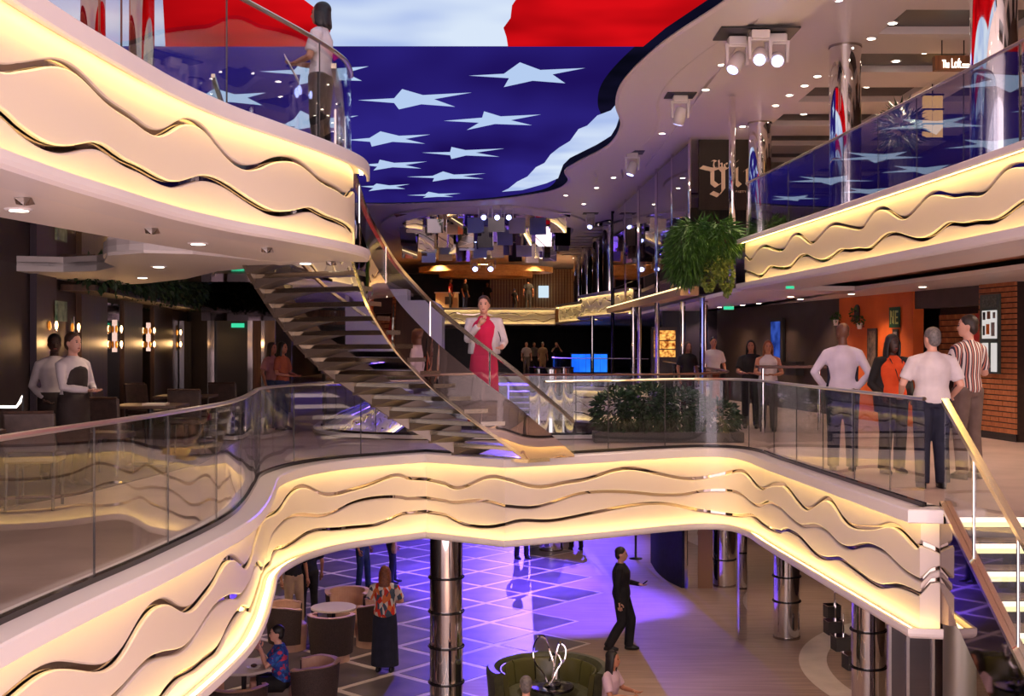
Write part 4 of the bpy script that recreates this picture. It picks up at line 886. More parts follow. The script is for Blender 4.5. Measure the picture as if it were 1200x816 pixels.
# far middle deck
for px, d, lb, tp, bt, sk, hr, hs, ps_ in ((617, 58, 'bald man in a lilac shirt in the far crowd', cwl, cgrey, 'light', HB['grey'], 'bald', None), (626, 60, 'person in grey behind the lilac-shirted man', cgrey, cblk, 'tan', HB['black'], 'short', None),
        (636, 58, 'person in a pale tunic and trousers in the far crowd', cbeige, cbeige, 'tan', HB['black'], 'short', None), (652, 58, 'man in black raising a camera by the blue counter', cblk, cblk, 'light', HB['grey'], 'bald', dict(el_l=(.27, -.15, 1.25), wr_l=(.06, -.22, 1.55), el_r=(-.27, -.15, 1.25), wr_r=(-.06, -.22, 1.55)))):
    person(lb, (at(px, 0, d).x, d, 0), 10, 1.62, tp, bt, sk, hr, hairstyle=hs, voxel=.035, pose=ps_)
for px, lb, tp, bt, f_ in ((545, 'man in black with dark jeans walking past the far bar', cblk, cjean, 60), (528, 'woman in red standing at the far bar', cred, cblk, 90), (619, 'person in black by the wooden slat wall', cblk, cblk, 180), (603, 'person in black crouching near the far stair rail', cblk, cblk, 150), (571, 'bartender behind the far white counter', cblk, cblk, 0)):
    person(lb, (at(px, 0, 63 if px != 571 else 67).x, 63 if px != 571 else 67, ZU), f_, 1.75 if px != 603 else 1.2, tp, bt, 'tan', HB['black'], voxel=.035)
# lower hall
def lowp(px, py): return on_z(px, py, ZL)
def sitp(fwd=.42): return dict(pelvis=(0, 0, .50), chest=(0, -.04, .86), neck=(0, -.05, 1.03), kn_l=(.12, -fwd, .50), an_l=(.12, -fwd + .02, .085), kn_r=(-.12, -fwd, .50), an_r=(-.12, -fwd + .02, .085), el_l=(.25, -.12, .72), wr_l=(.15, -.34, .72), el_r=(-.25, -.12, .72), wr_r=(-.15, -.34, .72))
def lapel(r, P):
    mesh('shirt_front', [(-.04, -.128, 1.44), (.04, -.128, 1.44), (0, -.138, 1.15)], [(0, 2, 1)], cw, r)
p = lowp(728, 763)
def phone_in(r, P): o = MB().box(-.035, .035, -.005, .005, -.07, .07).build('phone', blackg, r); o.location = (.04, -.38, 1.14); o.rotation_euler = (.9, 0, 0)
person('man in a dark suit walking across the lower hall looking at a phone', p, 82, 1.78, cloth('suit', (24, 22, 30)), cloth('suit_trousers', (22, 20, 28)), 'light', HB['dkbrown'], 'long', voxel=.014, wide=1.22, pose=dict(hem=0, el_l=(.22, -.03, 1.14), wr_l=(.06, -.3, 1.12), el_r=(-.26, .05, 1.12), wr_r=(-.24, .02, .86), kn_l=(.09, -.16, .52), an_l=(.09, -.12, .1), kn_r=(-.09, -.02, .5), an_r=(-.09, .22, .11)), extra=lambda r, P: (phone_in(r, P), lapel(r, P)))
p = lowp(451, 787)
person('auburn-haired woman from behind in a red print blouse and long navy trousers', p, 176, 1.70, cflor, cnavy, 'light', HB['auburn'], 'short', 'maxi', voxel=.014, hairstyle='long', wide=1.12, pose=dict(hem=0, el_l=(.27, -.06, 1.15), wr_l=(.14, -.24, 1.1), el_r=(-.27, -.06, 1.15), wr_r=(-.14, -.24, 1.1)))
p = at(330, 0, 16.9)
person('seated man in a blue floral shirt and black shorts eating at the table', (p.x, 16.9, ZL), -78, 1.72, cblue, cblk, 'light', HB['black'], 'short', 'shorts', voxel=.014, wide=1.12, pose={**sitp(), 'el_l': (.24, -.22, .78), 'wr_l': (.06, -.3, 1.0), 'el_r': (-.24, -.2, .74), 'wr_r': (-.08, -.32, .94)})
p = at(713, 0, 15.8)
person('seated woman with long black hair in a pale top beside the green sofa', (p.x, 15.8, ZL), 65, 1.62, cloth('pale_lilac', (206, 176, 190)), cloth('teal', (28, 62, 66)), 'tan', HB['black'], 'short', voxel=.016, hairstyle='long', pose=sitp())
p = at(616, 0, 14.4)
person('grey-haired person seated in the green sofa, only the crown showing', (p.x, 14.4, ZL), 175, 1.66, cgrey, cblk, 'light', HB['grey'], 'short', voxel=.018, pose=sitp())
for px, py, lb, tp, bt, f_ in ((424, 690, 'person in jeans standing beyond the round table', cgrey, cjean, 70), (458, 684, 'person in navy trousers carrying a beige bag', cblk, cnavy, 110), (344, 735, 'person in beige trousers under the bridge', cblk, cbeige, 30), (362, 728, 'person in black trousers beside the beige trousers', cnavy, cblk, 200),
        (610, 655, 'person in black shoes far in the violet light', cblk, cblk, 40), (676, 645, 'person in black beyond the violet floor', cblk, cblk, 200)):
    p = lowp(px, py)
    def bag(r, P):
        MB().rings([(-.3, 0, .72, .1, .05), (-.3, 0, .8, .13, .06), (-.3, 0, .98, .09, .04)], 10).build('handbag', beige, r)
    person(lb, p, f_, 1.74, tp, bt, 'tan', HB['black'], voxel=.02 if py > 660 else .03, pose=dict(kn_l=(.1, -.08, .5), an_l=(.11, -.1, .085)), extra=bag if px == 458 else None)

# ================================================================== FURNITURE OF THE LOWER HALL
def barrel_chair(x, y, rz, label, sc=1.0):
    """tub chair, open towards -Y before turning"""
    o = empty('tub_chair', (x, y, ZL), math.radians(rz), label, 'chair'); A = np.linspace(math.radians(-35), math.radians(215), 30)
    def shell(r0, r1, z0, z1, t0, t1):
        V = []; Fc = []
        for a in A:
            c_, s_ = math.cos(a), math.sin(a); dip = 1 - .10 * max(0, -s_ + .1)
            for r, z in ((r0, z0), (r1, z1 * dip), (r1 - t1, z1 * dip), (r0 - t0, z0)): V.append((r * c_ * sc, r * s_ * sc, z))
        n = len(A)
        for i in range(n - 1):
            for b in range(4): Fc.append((i * 4 + b, i * 4 + 4 + b, i * 4 + 4 + (b + 1) % 4, i * 4 + (b + 1) % 4))
        Fc += [(3, 2, 1, 0), tuple(4 * n - 4 + k for k in range(4))]; return V, Fc
    V, Fc = shell(.35, .40, .14, .76, .03, .03); mesh('shell', V, Fc, wovenb, o)
    V, Fc = shell(.319, .368, .36, .775, .03, .035); mesh('lining', V, Fc, beige, o)
    V, Fc = shell(.37, .408, .755, .785, .05, .085); mesh('rim', V, Fc, beige, o)
    bevel(MB().lathe([(.001, .12), (.30 * sc, .12), (.32 * sc, .3), (.31 * sc, .43), (.27 * sc, .46), (.001, .465)], 28).build('seat', beige, o, True), .001, 1)
    MB().lathe([(.29 * sc, 0), (.30 * sc, .0), (.30 * sc, .12), (.25 * sc, .121)], 28).build('plinth', beige, o)
    return o
def round_table(x, y, z, r, h, label, m=tabletop, leg=dgrey):
    o = empty('round_table', (x, y, z), 0, label, 'table')
    MB().lathe([(.001, h - .04), (r - .01, h - .04), (r, h - .03), (r, h - .008), (r - .008, h), (.001, h)], 36).build('table_top', m, o)
    MB().lathe([(.2, 0), (.21, .02), (.05, .05), (.035, .1), (.035, h - .06), (.09, h - .04)], 20).build('pedestal', leg, o, True); return o
round_table(-3.1, 20.75, ZL, .39, .70, 'pale round table amid the brown tub chairs')
barrel_chair(-3.0, 19.85, 180 + 0, 'brown tub chair turned away with its back filling the front of the table')
barrel_chair(-3.85, 20.6, 100, 'brown tub chair on the wall side of the pale round table')
barrel_chair(-2.42, 20.85, 265, 'brown tub chair hidden partly by the woman in the print blouse')
barrel_chair(-3.0, 21.75, 5, 'beige-lined tub chair facing out from behind the pale table')
barrel_chair(-2.83, 16.85, 268, 'brown tub chair behind the man in the blue shirt')
barrel_chair(-3.62, 15.75, 170, 'brown tub chair turned away across from the blue shirt')
o = round_table(-3.78, 16.85, ZL, .42, .72, 'small table with food in front of the man in blue')
pl = empty('plate', (-3.62, 16.75, ZL + .72), 0, 'dark snack on a small plate beside the man in blue', 'plate')
MB().lathe([(.001, .004), (.07, .004), (.1, .018), (.104, .018), (.075, 0), (.001, 0)], 20).build('dish', white, pl); MB().ball((0, 0, .03), .045, .06, .022).build('food', mat('food', lin((70, 40, 28)), .7), pl, True)
# green curved sofa round a black table, chrome ribbon sculpture
so = empty('curved_sofa', (.5, 16.55, ZL), 0, 'olive leather curved sofa wrapped round the sculpture table', 'sofa')
def arcshell(name, r0, r1, z0, z1, a0, a1, m, parent, n=28, lean_=.06):
    A = np.linspace(math.radians(a0), math.radians(a1), n); V = []; Fc = []
    for a in A:
        for r, z in ((r0, z0), (r1, z0), (r1 + lean_, z1 - .04), (r1 + lean_ - .03, z1), (r0 + lean_ + .03, z1), (r0 + lean_, z1 - .04)): V.append((r * math.cos(a), r * math.sin(a), z))
    for i in range(n - 1):
        for b in range(6): Fc.append((i * 6 + b, i * 6 + 6 + b, i * 6 + 6 + (b + 1) % 6, i * 6 + (b + 1) % 6))
    Fc += [tuple(range(6))[::-1], tuple(6 * n - 6 + k for k in range(6))]
    o = mesh(name, V, Fc, m, parent, True); bm = bmesh.new(); bm.from_mesh(o.data); bmesh.ops.recalc_face_normals(bm, faces=bm.faces); bm.to_mesh(o.data); bm.free(); o.data.set_sharp_from_angle(angle=.7); return o
arcshell('backrest', .66, .80, .1, .80, -30, 210, olive, so)
arcshell('seat', .40, .66, .12, .44, -30, 210, olive, so, lean_=0)
for k in range(7):
    a0 = -26 + k * 33.3; arcshell('back_cushion', .58, .655, .44, .76, a0, a0 + 31.5, mat('olive_gloss_leather', lin((78, 76, 42)), .22), so, 8, .04)
arcshell('plinth', .45, .74, 0, .1, -28, 208, black, so, lean_=0)
round_table(.55, 16.35, ZL, .30, .58, 'black round table inside the curved green sofa', blackg, black)
sc = empty('ribbon_sculpture', (.55, 16.35, ZL + .58), 0, 'chrome sculpture of looping ribbons on the black table', 'sculpture')
def ribbon(pts, w_, m=chrome, th=.008):
    P3 = [Vector(p) for p in catmull(pts, .02)]; V = []; Fc = []; n = len(P3)
    for i, p in enumerate(P3):
        t = (P3[min(i + 1, n - 1)] - P3[max(i - 1, 0)]).normalized(); sd = Vector((0, 1, 0)) if abs(t.y) < .9 else Vector((1, 0, 0)); sd = (sd - t * sd.dot(t)).normalized(); nn = t.cross(sd)
        for a, b in ((-1, -1), (1, -1), (1, 1), (-1, 1)): V.append(p + sd * w_ * a + nn * th * b)
    for i in range(n - 1):
        for b in range(4): Fc.append((i * 4 + b, i * 4 + (b + 1) % 4, i * 4 + 4 + (b + 1) % 4, i * 4 + 4 + b))
    Fc += [(3, 2, 1, 0), tuple(4 * n - 4 + k for k in range(4))]; return mesh('ribbon', V, Fc, m, sc, False)
ribbon([(-.05, 0, .02), (-.12, 0, .18), (-.23, 0, .32), (-.26, .02, .5), (-.2, 0, .66), (-.1, 0, .66), (-.04, 0, .5), (.02, -.02, .3), (0, 0, .12)], .045)
ribbon([(.0, .05, .02), (.02, .02, .2), (.05, 0, .42), (.1, .02, .58), (.18, .0, .52), (.16, -.03, .36), (.08, 0, .26), (.05, 0, .1)], .05)
ribbon([(-.12, -.05, .0), (-.02, -.08, .08), (.06, -.06, .24), (.12, -.03, .34), (.06, .02, .44), (-.04, .03, .34)], .04)
MB().lathe([(.001, 0), (.12, 0), (.12, .03), (.001, .032)], 24).build('base', blackg, sc)
ot = empty('ottoman', (1.27, 15.8, ZL), 0, 'round dark ottoman under the black-haired woman', 'stool'); MB().lathe([(.001, 0), (.2, 0), (.21, .3), (.2, .38), (.001, .4)], 24).build('cushion', olive, ot); MB().lathe([(.212, .02), (.222, .02), (.222, .07), (.212, .07)], 24).build('band', black, ot)
barrel_chair(.16, 14.45, 0, 'tub chair holding the grey-haired person')
# starry navy panel, stanchion, mirror doors, cubes standing in for a reflection
sp_ = empty('starry_panel', (3.55, 27, ZL), 0, 'navy curved panel dotted with small stars at the lower hall edge', 'panel')
pp = path([(3.40, 28.8), (3.40, 27.6), (3.50, 26.6), (3.72, 25.75)], .15); _, npn = frame(pp, -1)
o = sweep('panel_board', pp, npn, [(-.06, ZL), (0, ZL), (0, -.95), (-.06, -.95)], cloth('starry_navy', (24, 24, 52)), None, smooth=True); o.parent = sp_; o.matrix_parent_inverse = Matrix.Translation((-3.55, -27, -ZL))
dm = None; dotm = emis('star_dot', (.55, .6, 1), 1.4); nd = MB()
for k in range(60):
    i = random.randrange(1, len(pp) - 1); z = random.uniform(ZL + .15, -1.2); q = pp[i] + npn[i] * .004; nd.ball((q[0], q[1], z), .012, .012, .012, 6, 4)
o = nd.build('star_dots', dotm); o.parent = sp_; o.matrix_parent_inverse = Matrix.Translation((-3.55, -27, -ZL)); o['kind'] = 'stuff'
o = boxo('mirror_door', 3.78, 4.0, 25.7, 25.8, ZL, -.95, mirror); tag(o, 'narrow mirror door beside the starry navy panel', 'door')
o = boxo('brown_partition', 4.0, 4.32, 25.72, 25.8, ZL, -.95, mat('bronze_panel', lin((150, 116, 92)), .3, .3)); tag(o, 'bronze partition between the mirror door and the ringed column', 'partition')
sn = empty('rope_stanchion', lowp(745, 655), 0, 'black queue stanchion at the edge of the violet light', 'stanchion')
MB().lathe([(.001, 0), (.16, 0), (.16, .015), (.03, .03), (.025, .9), (.035, .92), (.035, .97), (.001, .98)], 18).build('post', black, sn, True)
for k, (px, py) in enumerate(((975, 724), (976, 743), (985, 762), (999, 784))):  # reflected dark blocks modelled as solid cubes on the floor
    q = lowp(px, py); o = empty('reflection_cube', q, .12, ['dark cube plinth farthest along the pale floor band', 'dark cube plinth second along the pale floor band', 'dark cube plinth third along the pale floor band', 'dark cube plinth next to the ringed mirror column'][k], 'plinth')
    bevel(MB().box(-.13, .13, -.13, .13, 0, .24).build('block', dgrey, o), .006, 1); MB().box(-.14, .14, -.14, .14, .24, .252).build('chrome_top', chrome, o)
    MB().tube([(.05, 0, .25), (.05, 0, .62)], .014, 8).build('stem', chrome, o)
gp = empty('glass_partition', (5.3, 15.2, ZL), 0, 'framed glass partition under the end of the bridge', 'partition')
for x in (-.5, -.27, .05, .42): MB().box(x - .02, x + .02, -.03, .03, 0, 2.8).build('mullion', chrome, gp)
for x0, x1 in ((-.48, -.29), (-.25, .03), (.07, .4)): MB().box(x0, x1, -.006, .006, .05, 2.75).build('pane', glassd, gp)
column(5.62, 15.0, ZL, -.95, 'matt grey column behind the glass partition', .2, m=mat('grey_metal', (.45, .43, .4), .4, .7))

# ================================================================== LEFT LOUNGE
def on_lw(px, py):
    q = LA + ld * tl(px); return q, CZ - (py - HY) / F * q.y
lang = math.atan2(ld.y, ld.x)
def wall_box(name, pa, pb, z0, z1, m, d0, th=.08, label=None, cat=None):
    a, b = LA + ld * tl(pa) + ln * d0, LA + ld * tl(pb) + ln * d0
    o = prism(name, [tuple(a), tuple(b), tuple(b - ln * th), tuple(a - ln * th)], z0, z1, m)
    if label: tag(o, label, cat)
    return o
for k, (pa, pb, m, lb) in enumerate(((34, 58, mat('mauve_panel', lin((72, 60, 72)), .4), 'mauve wall panel behind the waiters'), (88, 119, wood_dark, 'wide dark wood wall panel beside the waiters'), (139, 161, wood_dark, 'dark wood wall panel between the middle sconces'), (175, 197, wood_dark, 'dark wood wall panel before the last sconce'), (121, 137, dmirror, 'narrow mirror strip carrying the middle sconce'), (163, 173, dmirror, 'narrow mirror strip carrying the next sconce'))):
    wall_box('wall_panel', pa, pb, 0, 2.6, m, .09 if m is not dmirror else .05, .08, lb, 'wall panel')
tag(wall_box('mirror_pilaster', 209, 218, 0, 2.0, mirror, .12, .1), 'bright mirror pilaster at the end of the lounge wall', 'pilaster')
pic = wall_box('framed_picture', 54, 66, CZ + 29 * 14.7 / F, CZ + 54 * 14.7 / F, noise_mat('green_print', lin((44, 84, 70)), lin((170, 190, 170)), 6, .4), .14, .03); tag(pic, 'green and white picture above the waiters', 'picture')
amber = mat('amber_glass', lin((196, 120, 40)), .15, 0, .5, lin((220, 130, 40)), .7)
for k, (px, ys_, lb) in enumerate(((52, (382, 403), 'double filament sconce on the mauve panel'), (79, (384,), 'single filament lamp above the waiters'), (131, (386, 404), 'double filament sconce on the wide mirror strip'), (171, (388, 404), 'double filament sconce on the next mirror strip'), (203, (390, 404), 'double filament sconce nearest the mirror pilaster'))):
    q, _z = on_lw(px, 400); o = empty('wall_sconce', (q.x + ln.x * .15, q.y + ln.y * .15, CZ), lang, lb, 'wall lamp')
    zs_ = [CZ - (y - HY) / F * q.y - CZ for y in ys_]
    MB().box(-.03, .03, .06, .1, min(zs_) - .12, max(zs_) + .15).build('back_plate', brass, o)
    for z in zs_:
        MB().lathe([(.010, z - .04), (.018, z - .02), (.021, z + .02), (.013, z + .05), (.004, z + .06)], 12).build('bulb', bulbm, o, True)
        MB().lathe([(.018, z - .07), (.022, z - .065), (.022, z - .045), (.012, z - .044)], 10).build('socket', brass, o)
        MB().ball((-.13, .05, z), .055, .02, .06, 12, 7).build('amber_disc', amber, o, True)
    lt = D.lights.new('lamp', 'POINT'); lt.energy = LAMP['sconce']; lt.color = (1, .55, .22); lt.shadow_soft_size = .05; lo_ = link(D.objects.new('lamp', lt), o); lo_.location = (0, -.12, .02)
def foliage(name, pts, m, parent, size=.07, n=1500, seed=1, droop=.5, asp=.45):
    """leaf blades scattered through a set of blobs (centre, radii)"""
    r = random.Random(seed); V = []; Fc = []
    wts = [a[1][0] * a[1][1] + a[1][1] * a[1][2] + a[1][0] * a[1][2] for a in pts]
    for k in range(n):
        c, rad = r.choices(pts, wts)[0]; d = Vector((r.gauss(0, 1), r.gauss(0, 1), r.gauss(0, 1))).normalized(); q = r.uniform(.55, 1.0) ** .5
        p = Vector((c[0] + d.x * rad[0] * q, c[1] + d.y * rad[1] * q, c[2] + d.z * rad[2] * q)); L = size * r.uniform(.6, 1.3)
        t = (d + Vector((r.uniform(-.6, .6), r.uniform(-.6, .6), r.uniform(-.4, .4) - droop))).normalized(); s_ = t.cross(Vector((r.gauss(0, 1), r.gauss(0, 1), r.gauss(0, 1)))).normalized(); nn = t.cross(s_)
        b = len(V); V += [p, p + t * L * .45 + s_ * L * asp * .5 + nn * L * .06, p + t * L, p + t * L * .45 - s_ * L * asp * .5 + nn * L * .06]; Fc.append((b, b + 1, b + 2, b + 3))
    o = mesh(name, V, Fc, m, parent); o['kind'] = 'stuff'; return o
hg = empty('hanging_greenery', (0, 0, 0), 0, 'dark green foliage strip along the top of the lounge wall', 'plant')
bl = []
for t in np.linspace(tl(70), tl(252), 26):
    q = LA + ld * t + ln * .45; bl.append(((q.x, q.y, 2.62), (.35, .45, .34)))
foliage('foliage', bl, greend, hg, .13, 4200, 3)
a, b = LA + ld * tl(66) + ln * .5, LA + ld * tl(250) + ln * .5
prism('planter_trough', [tuple(a), tuple(b), tuple(b - ln * .45), tuple(a - ln * .45)], 2.22, 2.30, wood_dark, hg)
def dining_chair(x, y, rz, label, z=.012):
    o = empty('dining_chair', (x, y, z), math.radians(rz), label, 'chair')
    bevel(MB().box(-.23, .23, -.23, .22, .42, .49).build('seat', leatherd, o), .02)
    b = MB().box(-.22, .22, .17, .23, .52, .88); b.xf(Matrix.Translation((0, .2, .5)) @ Matrix.Rotation(-.12, 4, 'X') @ Matrix.Translation((0, -.2, -.5))); bevel(b.build('backrest', leatherd, o), .018)
    for sx in (-1, 1):
        MB().tube([(sx * .2, -.19, 0), (sx * .2, -.19, .42)], [.014, .019], 8).build('leg', black, o)
        MB().tube([(sx * .2, .25, 0), (sx * .2, .2, .42), (sx * .2, .21, .55)], [.014, .019, .015], 8).build('leg', black, o)
    MB().tube([(-.21, .275, .885), (.21, .275, .885)], .014, 8).build('back_rail', wood_dark, o); return o
def cafe_table(x, y, rz, label, m=wood_dark, sx=.4, sy=.4):
    o = empty('cafe_table', (x, y, .012), math.radians(rz), label, 'table')
    bevel(MB().box(-sx, sx, -sy, sy, .715, .75).build('table_top', m, o), .006, 1); MB().tube([(0, 0, .03), (0, 0, .72)], .035, 12).build('pedestal', black, o); bevel(MB().box(-.24, .24, -.24, .24, 0, .03).build('foot_plate', black, o), .006, 1); return o
dining_chair(-4.35, 10.9, 190, 'large leather dining chair with its back to the glass railing')
cafe_table(-4.75, 10.0, 10, 'dark cafe table at the near end of the lounge')
dining_chair(-4.62, 13.7, 175, 'leather dining chair beside the waiter in the vest')
cafe_table(-4.45, 14.7, 4, 'dark cafe table laid with a menu near the waiters')
cafe_table(-4.75, 17.4, 4, 'dark cafe table farther along the lounge railing')
dining_chair(-5.3, 15.9, 90, 'leather chair by the wall between two cafe tables')
dining_chair(-4.4, 16.2, 185, 'leather chair backing the railing between the cafe tables')
dining_chair(-4.55, 19.0, 180, 'leather chair at the far cafe table')
dining_chair(-5.6, 18.3, 60, 'leather chair on the wall side of the far cafe table')
for x, y, lb in ((-4.35, 14.6, 'folded pale menu on the nearer cafe table'), (-4.7, 17.3, 'folded pale menu on the farther cafe table')):
    tag(MB().box(x - .14, x + .14, y - .1, y + .1, .762, .785).build('menu', tabletop), lb, 'menu')
nl = empty('neon_bracket', (0, 0, 0), 0, 'white neon line with an upturned end beside the near chair', 'light')
MB().tube([at(-15, 477, 11.6), at(19, 477, 11.6), at(23, 472, 11.6), at(27, 464, 11.6)], .012, 8).build('tube', emis('neon_white', (1, .86, .8), 5), nl); MB().tube([(-4.75, 11.6, .012), tuple(at(27, 462, 11.6))], .012, 8).build('stand', black, nl)
# lift portal
lp = empty('lift_portal', (0, 0, 0), 0, 'dark lift lobby portal with chrome posts and green exit sign', 'portal')
def pbox(name, xa, xb, ya, yb, Y, dep, m): 
    a, b = at(xa, ya, Y), at(xb, yb, Y); return MB().box(a.x, b.x, Y, Y + dep, b.z, a.z).build(name, m, lp)
YP = 24.2
zb = HY + CZ * F / YP - 1
pbox('lintel', 236, 322, 366, 376, YP, .3, dmirror); pbox('post', 243, 251, 376, zb, YP, .2, chromed); pbox('door', 253, 290, 376, zb, YP + .12, .1, mat('lift_door', lin((44, 34, 32)), .3)); pbox('post', 290, 296, 376, zb, YP, .2, chromed)
pbox('side_panel', 296, 306, 376, zb, YP + .08, .1, wood_mid); pbox('post', 306, 310, 376, zb, YP, .2, chromed); pbox('side_panel', 310, 322, 376, zb, YP + .1, .1, mat('portal_bronze', lin((112, 90, 74)), .25, .6)); pbox('upper_mirror', 236, 322, 318, 366, YP + .1, .1, dmirror)
pbox('exit_sign', 271, 286, 379, 384, YP - .04, .03, exitm)
struct(boxo('wall_left_end', -9.8, -4.9, 26.5, 26.7, 0, 3.1, brown_wall))
# ================================================================== RIGHT DECK DETAILS
rang = math.atan2(wd.y, wd.x)
def rbox(name, pa, pb, ya, yb, m, d0=.04, th=.04, label=None, cat=None, parent=None):
    t0, t1 = tx(pa), tx(pb); a, b = onwall(t0) + wn * (d0 + th), onwall(t1) + wn * (d0 + th); Y = (a.y + b.y) / 2
    o = prism(name, [tuple(a), tuple(b), tuple(b - wn * th), tuple(a - wn * th)], CZ - (yb - HY) / F * Y, CZ - (ya - HY) / F * Y, m, parent)
    if label: tag(o, label, cat)
    return o
mb_ = empty('menu_board', (0, 0, 0), 0, 'tall lit menu frame with printed sheets on the brick pillar', 'menu board')
rbox('frame', 1180, 1157, 345, 438, mat('patina_frame', lin((60, 74, 70)), .4), .10, .03, parent=mb_)
sheet = emis('menu_paper', (.9, .84, .8), .62)
sh0 = rbox('sheet', 1177.5, 1160, 364, 397, sheet, .13, .006, parent=mb_); rbox('sheet', 1177.5, 1170.5, 402, 436, sheet, .13, .006, parent=mb_); rbox('sheet', 1167, 1160, 402, 436, sheet, .13, .006, parent=mb_)
rbox('header', 1177, 1160, 347, 360, noise_mat('header_print', lin((40, 52, 50)), lin((96, 104, 98)), 30, .5), .13, .006, parent=mb_)
for (a, b, c, d, m) in ((1164, 1161, 366, 375, black), (1170, 1166, 365, 374, mat('print_brown', lin((140, 90, 60)), .6)), (1176, 1173, 366, 373, mat('print_grey', lin((130, 120, 118)), .6)), (1169, 1165, 380, 392, mat('print_orange', lin((224, 110, 30)), .6)), (1175, 1171, 378, 394, mat('print_grey2', lin((160, 150, 146)), .6)), (1163.5, 1161, 382, 393, black)):
    rbox('printed_block', a, b, c, d, m, .136, .004, parent=sh0)
ra = empty('red_arch', (0, 0, 0), 0, 'tall red rounded panel standing in the brick bay', 'panel')
t0 = tx(1140); q = onwall(t0) - wn * .25
aa = [(.62 * math.cos(a), 1.2 + .85 * math.sin(a)) for a in np.linspace(0, 2 * PI, 40)]
V = [(q.x + wd.x * u_ + wn.x * e, q.y + wd.y * u_ + wn.y * e, v_) for e in (0, .08) for u_, v_ in aa]; n = len(aa)
mesh('disc', V, [tuple(range(n))[::-1], tuple(range(n, 2 * n))] + [(i, (i + 1) % n, n + (i + 1) % n, n + i) for i in range(n)], mat('red_paint', lin((164, 20, 24)), .35), ra)
MB().box(q.x - .06, q.x + .06, q.y - .06, q.y + .06, 0, .4).build('foot', black, ra)
ng = empty('neon_picture', (0, 0, 0), 0, 'green poster with big pale letters on the orange wall', 'poster'); rbox('board', 1058, 1046, 360, 384, mat('poster_green', lin((20, 70, 44)), .5), .05, .02, parent=ng)
for b, a, c, d in ((1047.4, 1048.3, 364, 380), (1051, 1051.9, 364, 380), (1048.3, 1049.7, 365, 372), (1049.7, 1051, 371, 379), (1053.2, 1054.2, 364, 380), (1054.2, 1056.8, 364, 366.5), (1054.2, 1056.2, 371, 373), (1054.2, 1056.8, 377.5, 380)):
    rbox('letter_stroke', a, b, c, d, mat('poster_letter', lin((190, 200, 120)), .5), .07, .005, parent=ng)
for a, b, c, d, lb in ((1031, 1020, 385, 440, 'tall dark poster in a thin frame on the orange wall'), (1056, 1050, 386, 420, 'narrow grey sheet below the green poster')):
    o = empty('framed_poster', (0, 0, 0), 0, lb, 'poster'); rbox('frame', a, b, c, d, black, .05, .02, parent=o); rbox('print', a - 1, b + 1, c + 3, d - 3, noise_mat('poster_dark', lin((40, 34, 40)), lin((130, 110, 100)), 9, .5) if b < 1040 else mat('poster_grey', lin((150, 140, 140)), .5), .07, .004, parent=o)
ni = empty('arched_niche', (0, 0, 0), 0, 'arched dark niche with a green plant on the orange wall', 'niche')
q = onwall(tx(1007)); Y = q.y; z0_, z1_ = CZ - (377 - HY) / F * Y, CZ - (357 - HY) / F * Y; hw = .12
aa = [(-hw, z0_), (hw, z0_)] + [(hw * math.cos(a), z1_ - hw + hw * math.sin(a)) for a in np.linspace(0, PI, 12)]; n = len(aa)
V = [(q.x + wd.x * u_ + wn.x * e, q.y + wd.y * u_ + wn.y * e, v_) for e in (.04, .06) for u_, v_ in aa]
mesh('arch', V, [tuple(range(n))[::-1], tuple(range(n, 2 * n))] + [(i, (i + 1) % n, n + (i + 1) % n, n + i) for i in range(n)], black, ni)
foliage('leaves', [((q.x + wn.x * .1, q.y + wn.y * .1, z0_ + .13), (.08, .08, .14))], greenm, ni, .06, 120, 5)
for px, py, lb in ((986, 376, 'small white potted plant fixed high on the orange wall edge'), (1014, 380, 'small yellow-green potted plant beside the arched niche, over the tall dark poster')):
    q = onwall(tx(px)) + wn * .12; z = CZ - (py - HY) / F * q.y; o = empty('wall_planter', (q.x, q.y, z), 0, lb, 'plant'); MB().lathe([(.04, -.1), (.06, .02), (.055, .02), (.035, -.08)], 14).build('pot', white, o); MB().box(-.01, .12, -.01, .01, -.06, -.04).build('bracket', black, o); foliage('leaves', [((0, 0, .07), (.09, .09, .08))], greenm, o, .06, 110, int(px))
sv = empty('wall_screen', (0, 0, 0), 0, 'slim upright blue display on the dark wall', 'screen'); rbox('housing', 921, 905, 373, 424, black, .02, .06, parent=sv); rbox('display', 918, 907, 377, 420, led_mat('blue_display', lin((30, 50, 120)), lin((60, 90, 190)), .7, 3), .08, .004, parent=sv)
o = rbox('speaker_box', 945, 932, 424, 440, black, .05, .2, 'small black box low on the dark wall', 'box')
for (x, y, d, lb) in ((854, 361, 29, 'green exit sign below the hanging plants'), (926, 337, 19.6, 'small green exit sign hung under the soffit over the restaurant walkway')):
    p = at(x, y, d); o = empty('exit_sign', p, 0, lb, 'sign'); e_ = .4 if d < 20 else .75; MB().box(-.16 * e_, .16 * e_, -.01, .01, -.05 * e_, .05 * e_).build('panel', exitm, o); MB().box(-.17 * e_, .17 * e_, .011, .04, -.06 * e_, .06 * e_).build('housing', white, o); MB().tube([(0, .025, .06), (0, .025, max(.1, 2.47 - p.z))], .01, 6).build('hanger', white, o)
lr = empty('leaning_counter', (4.68, 20.15, 0), 0, 'dark brown leaning counter in front of the two women', 'counter'); bevel(MB().box(-.55, .6, -.14, .14, 1.10, 1.15).build('top', mat('brown_rail2', lin((84, 50, 42)), .3), lr), .01)
for x in (-.45, .5): MB().tube([(x, 0, 0), (x, 0, 1.1)], .025, 10).build('post', chrome, lr)
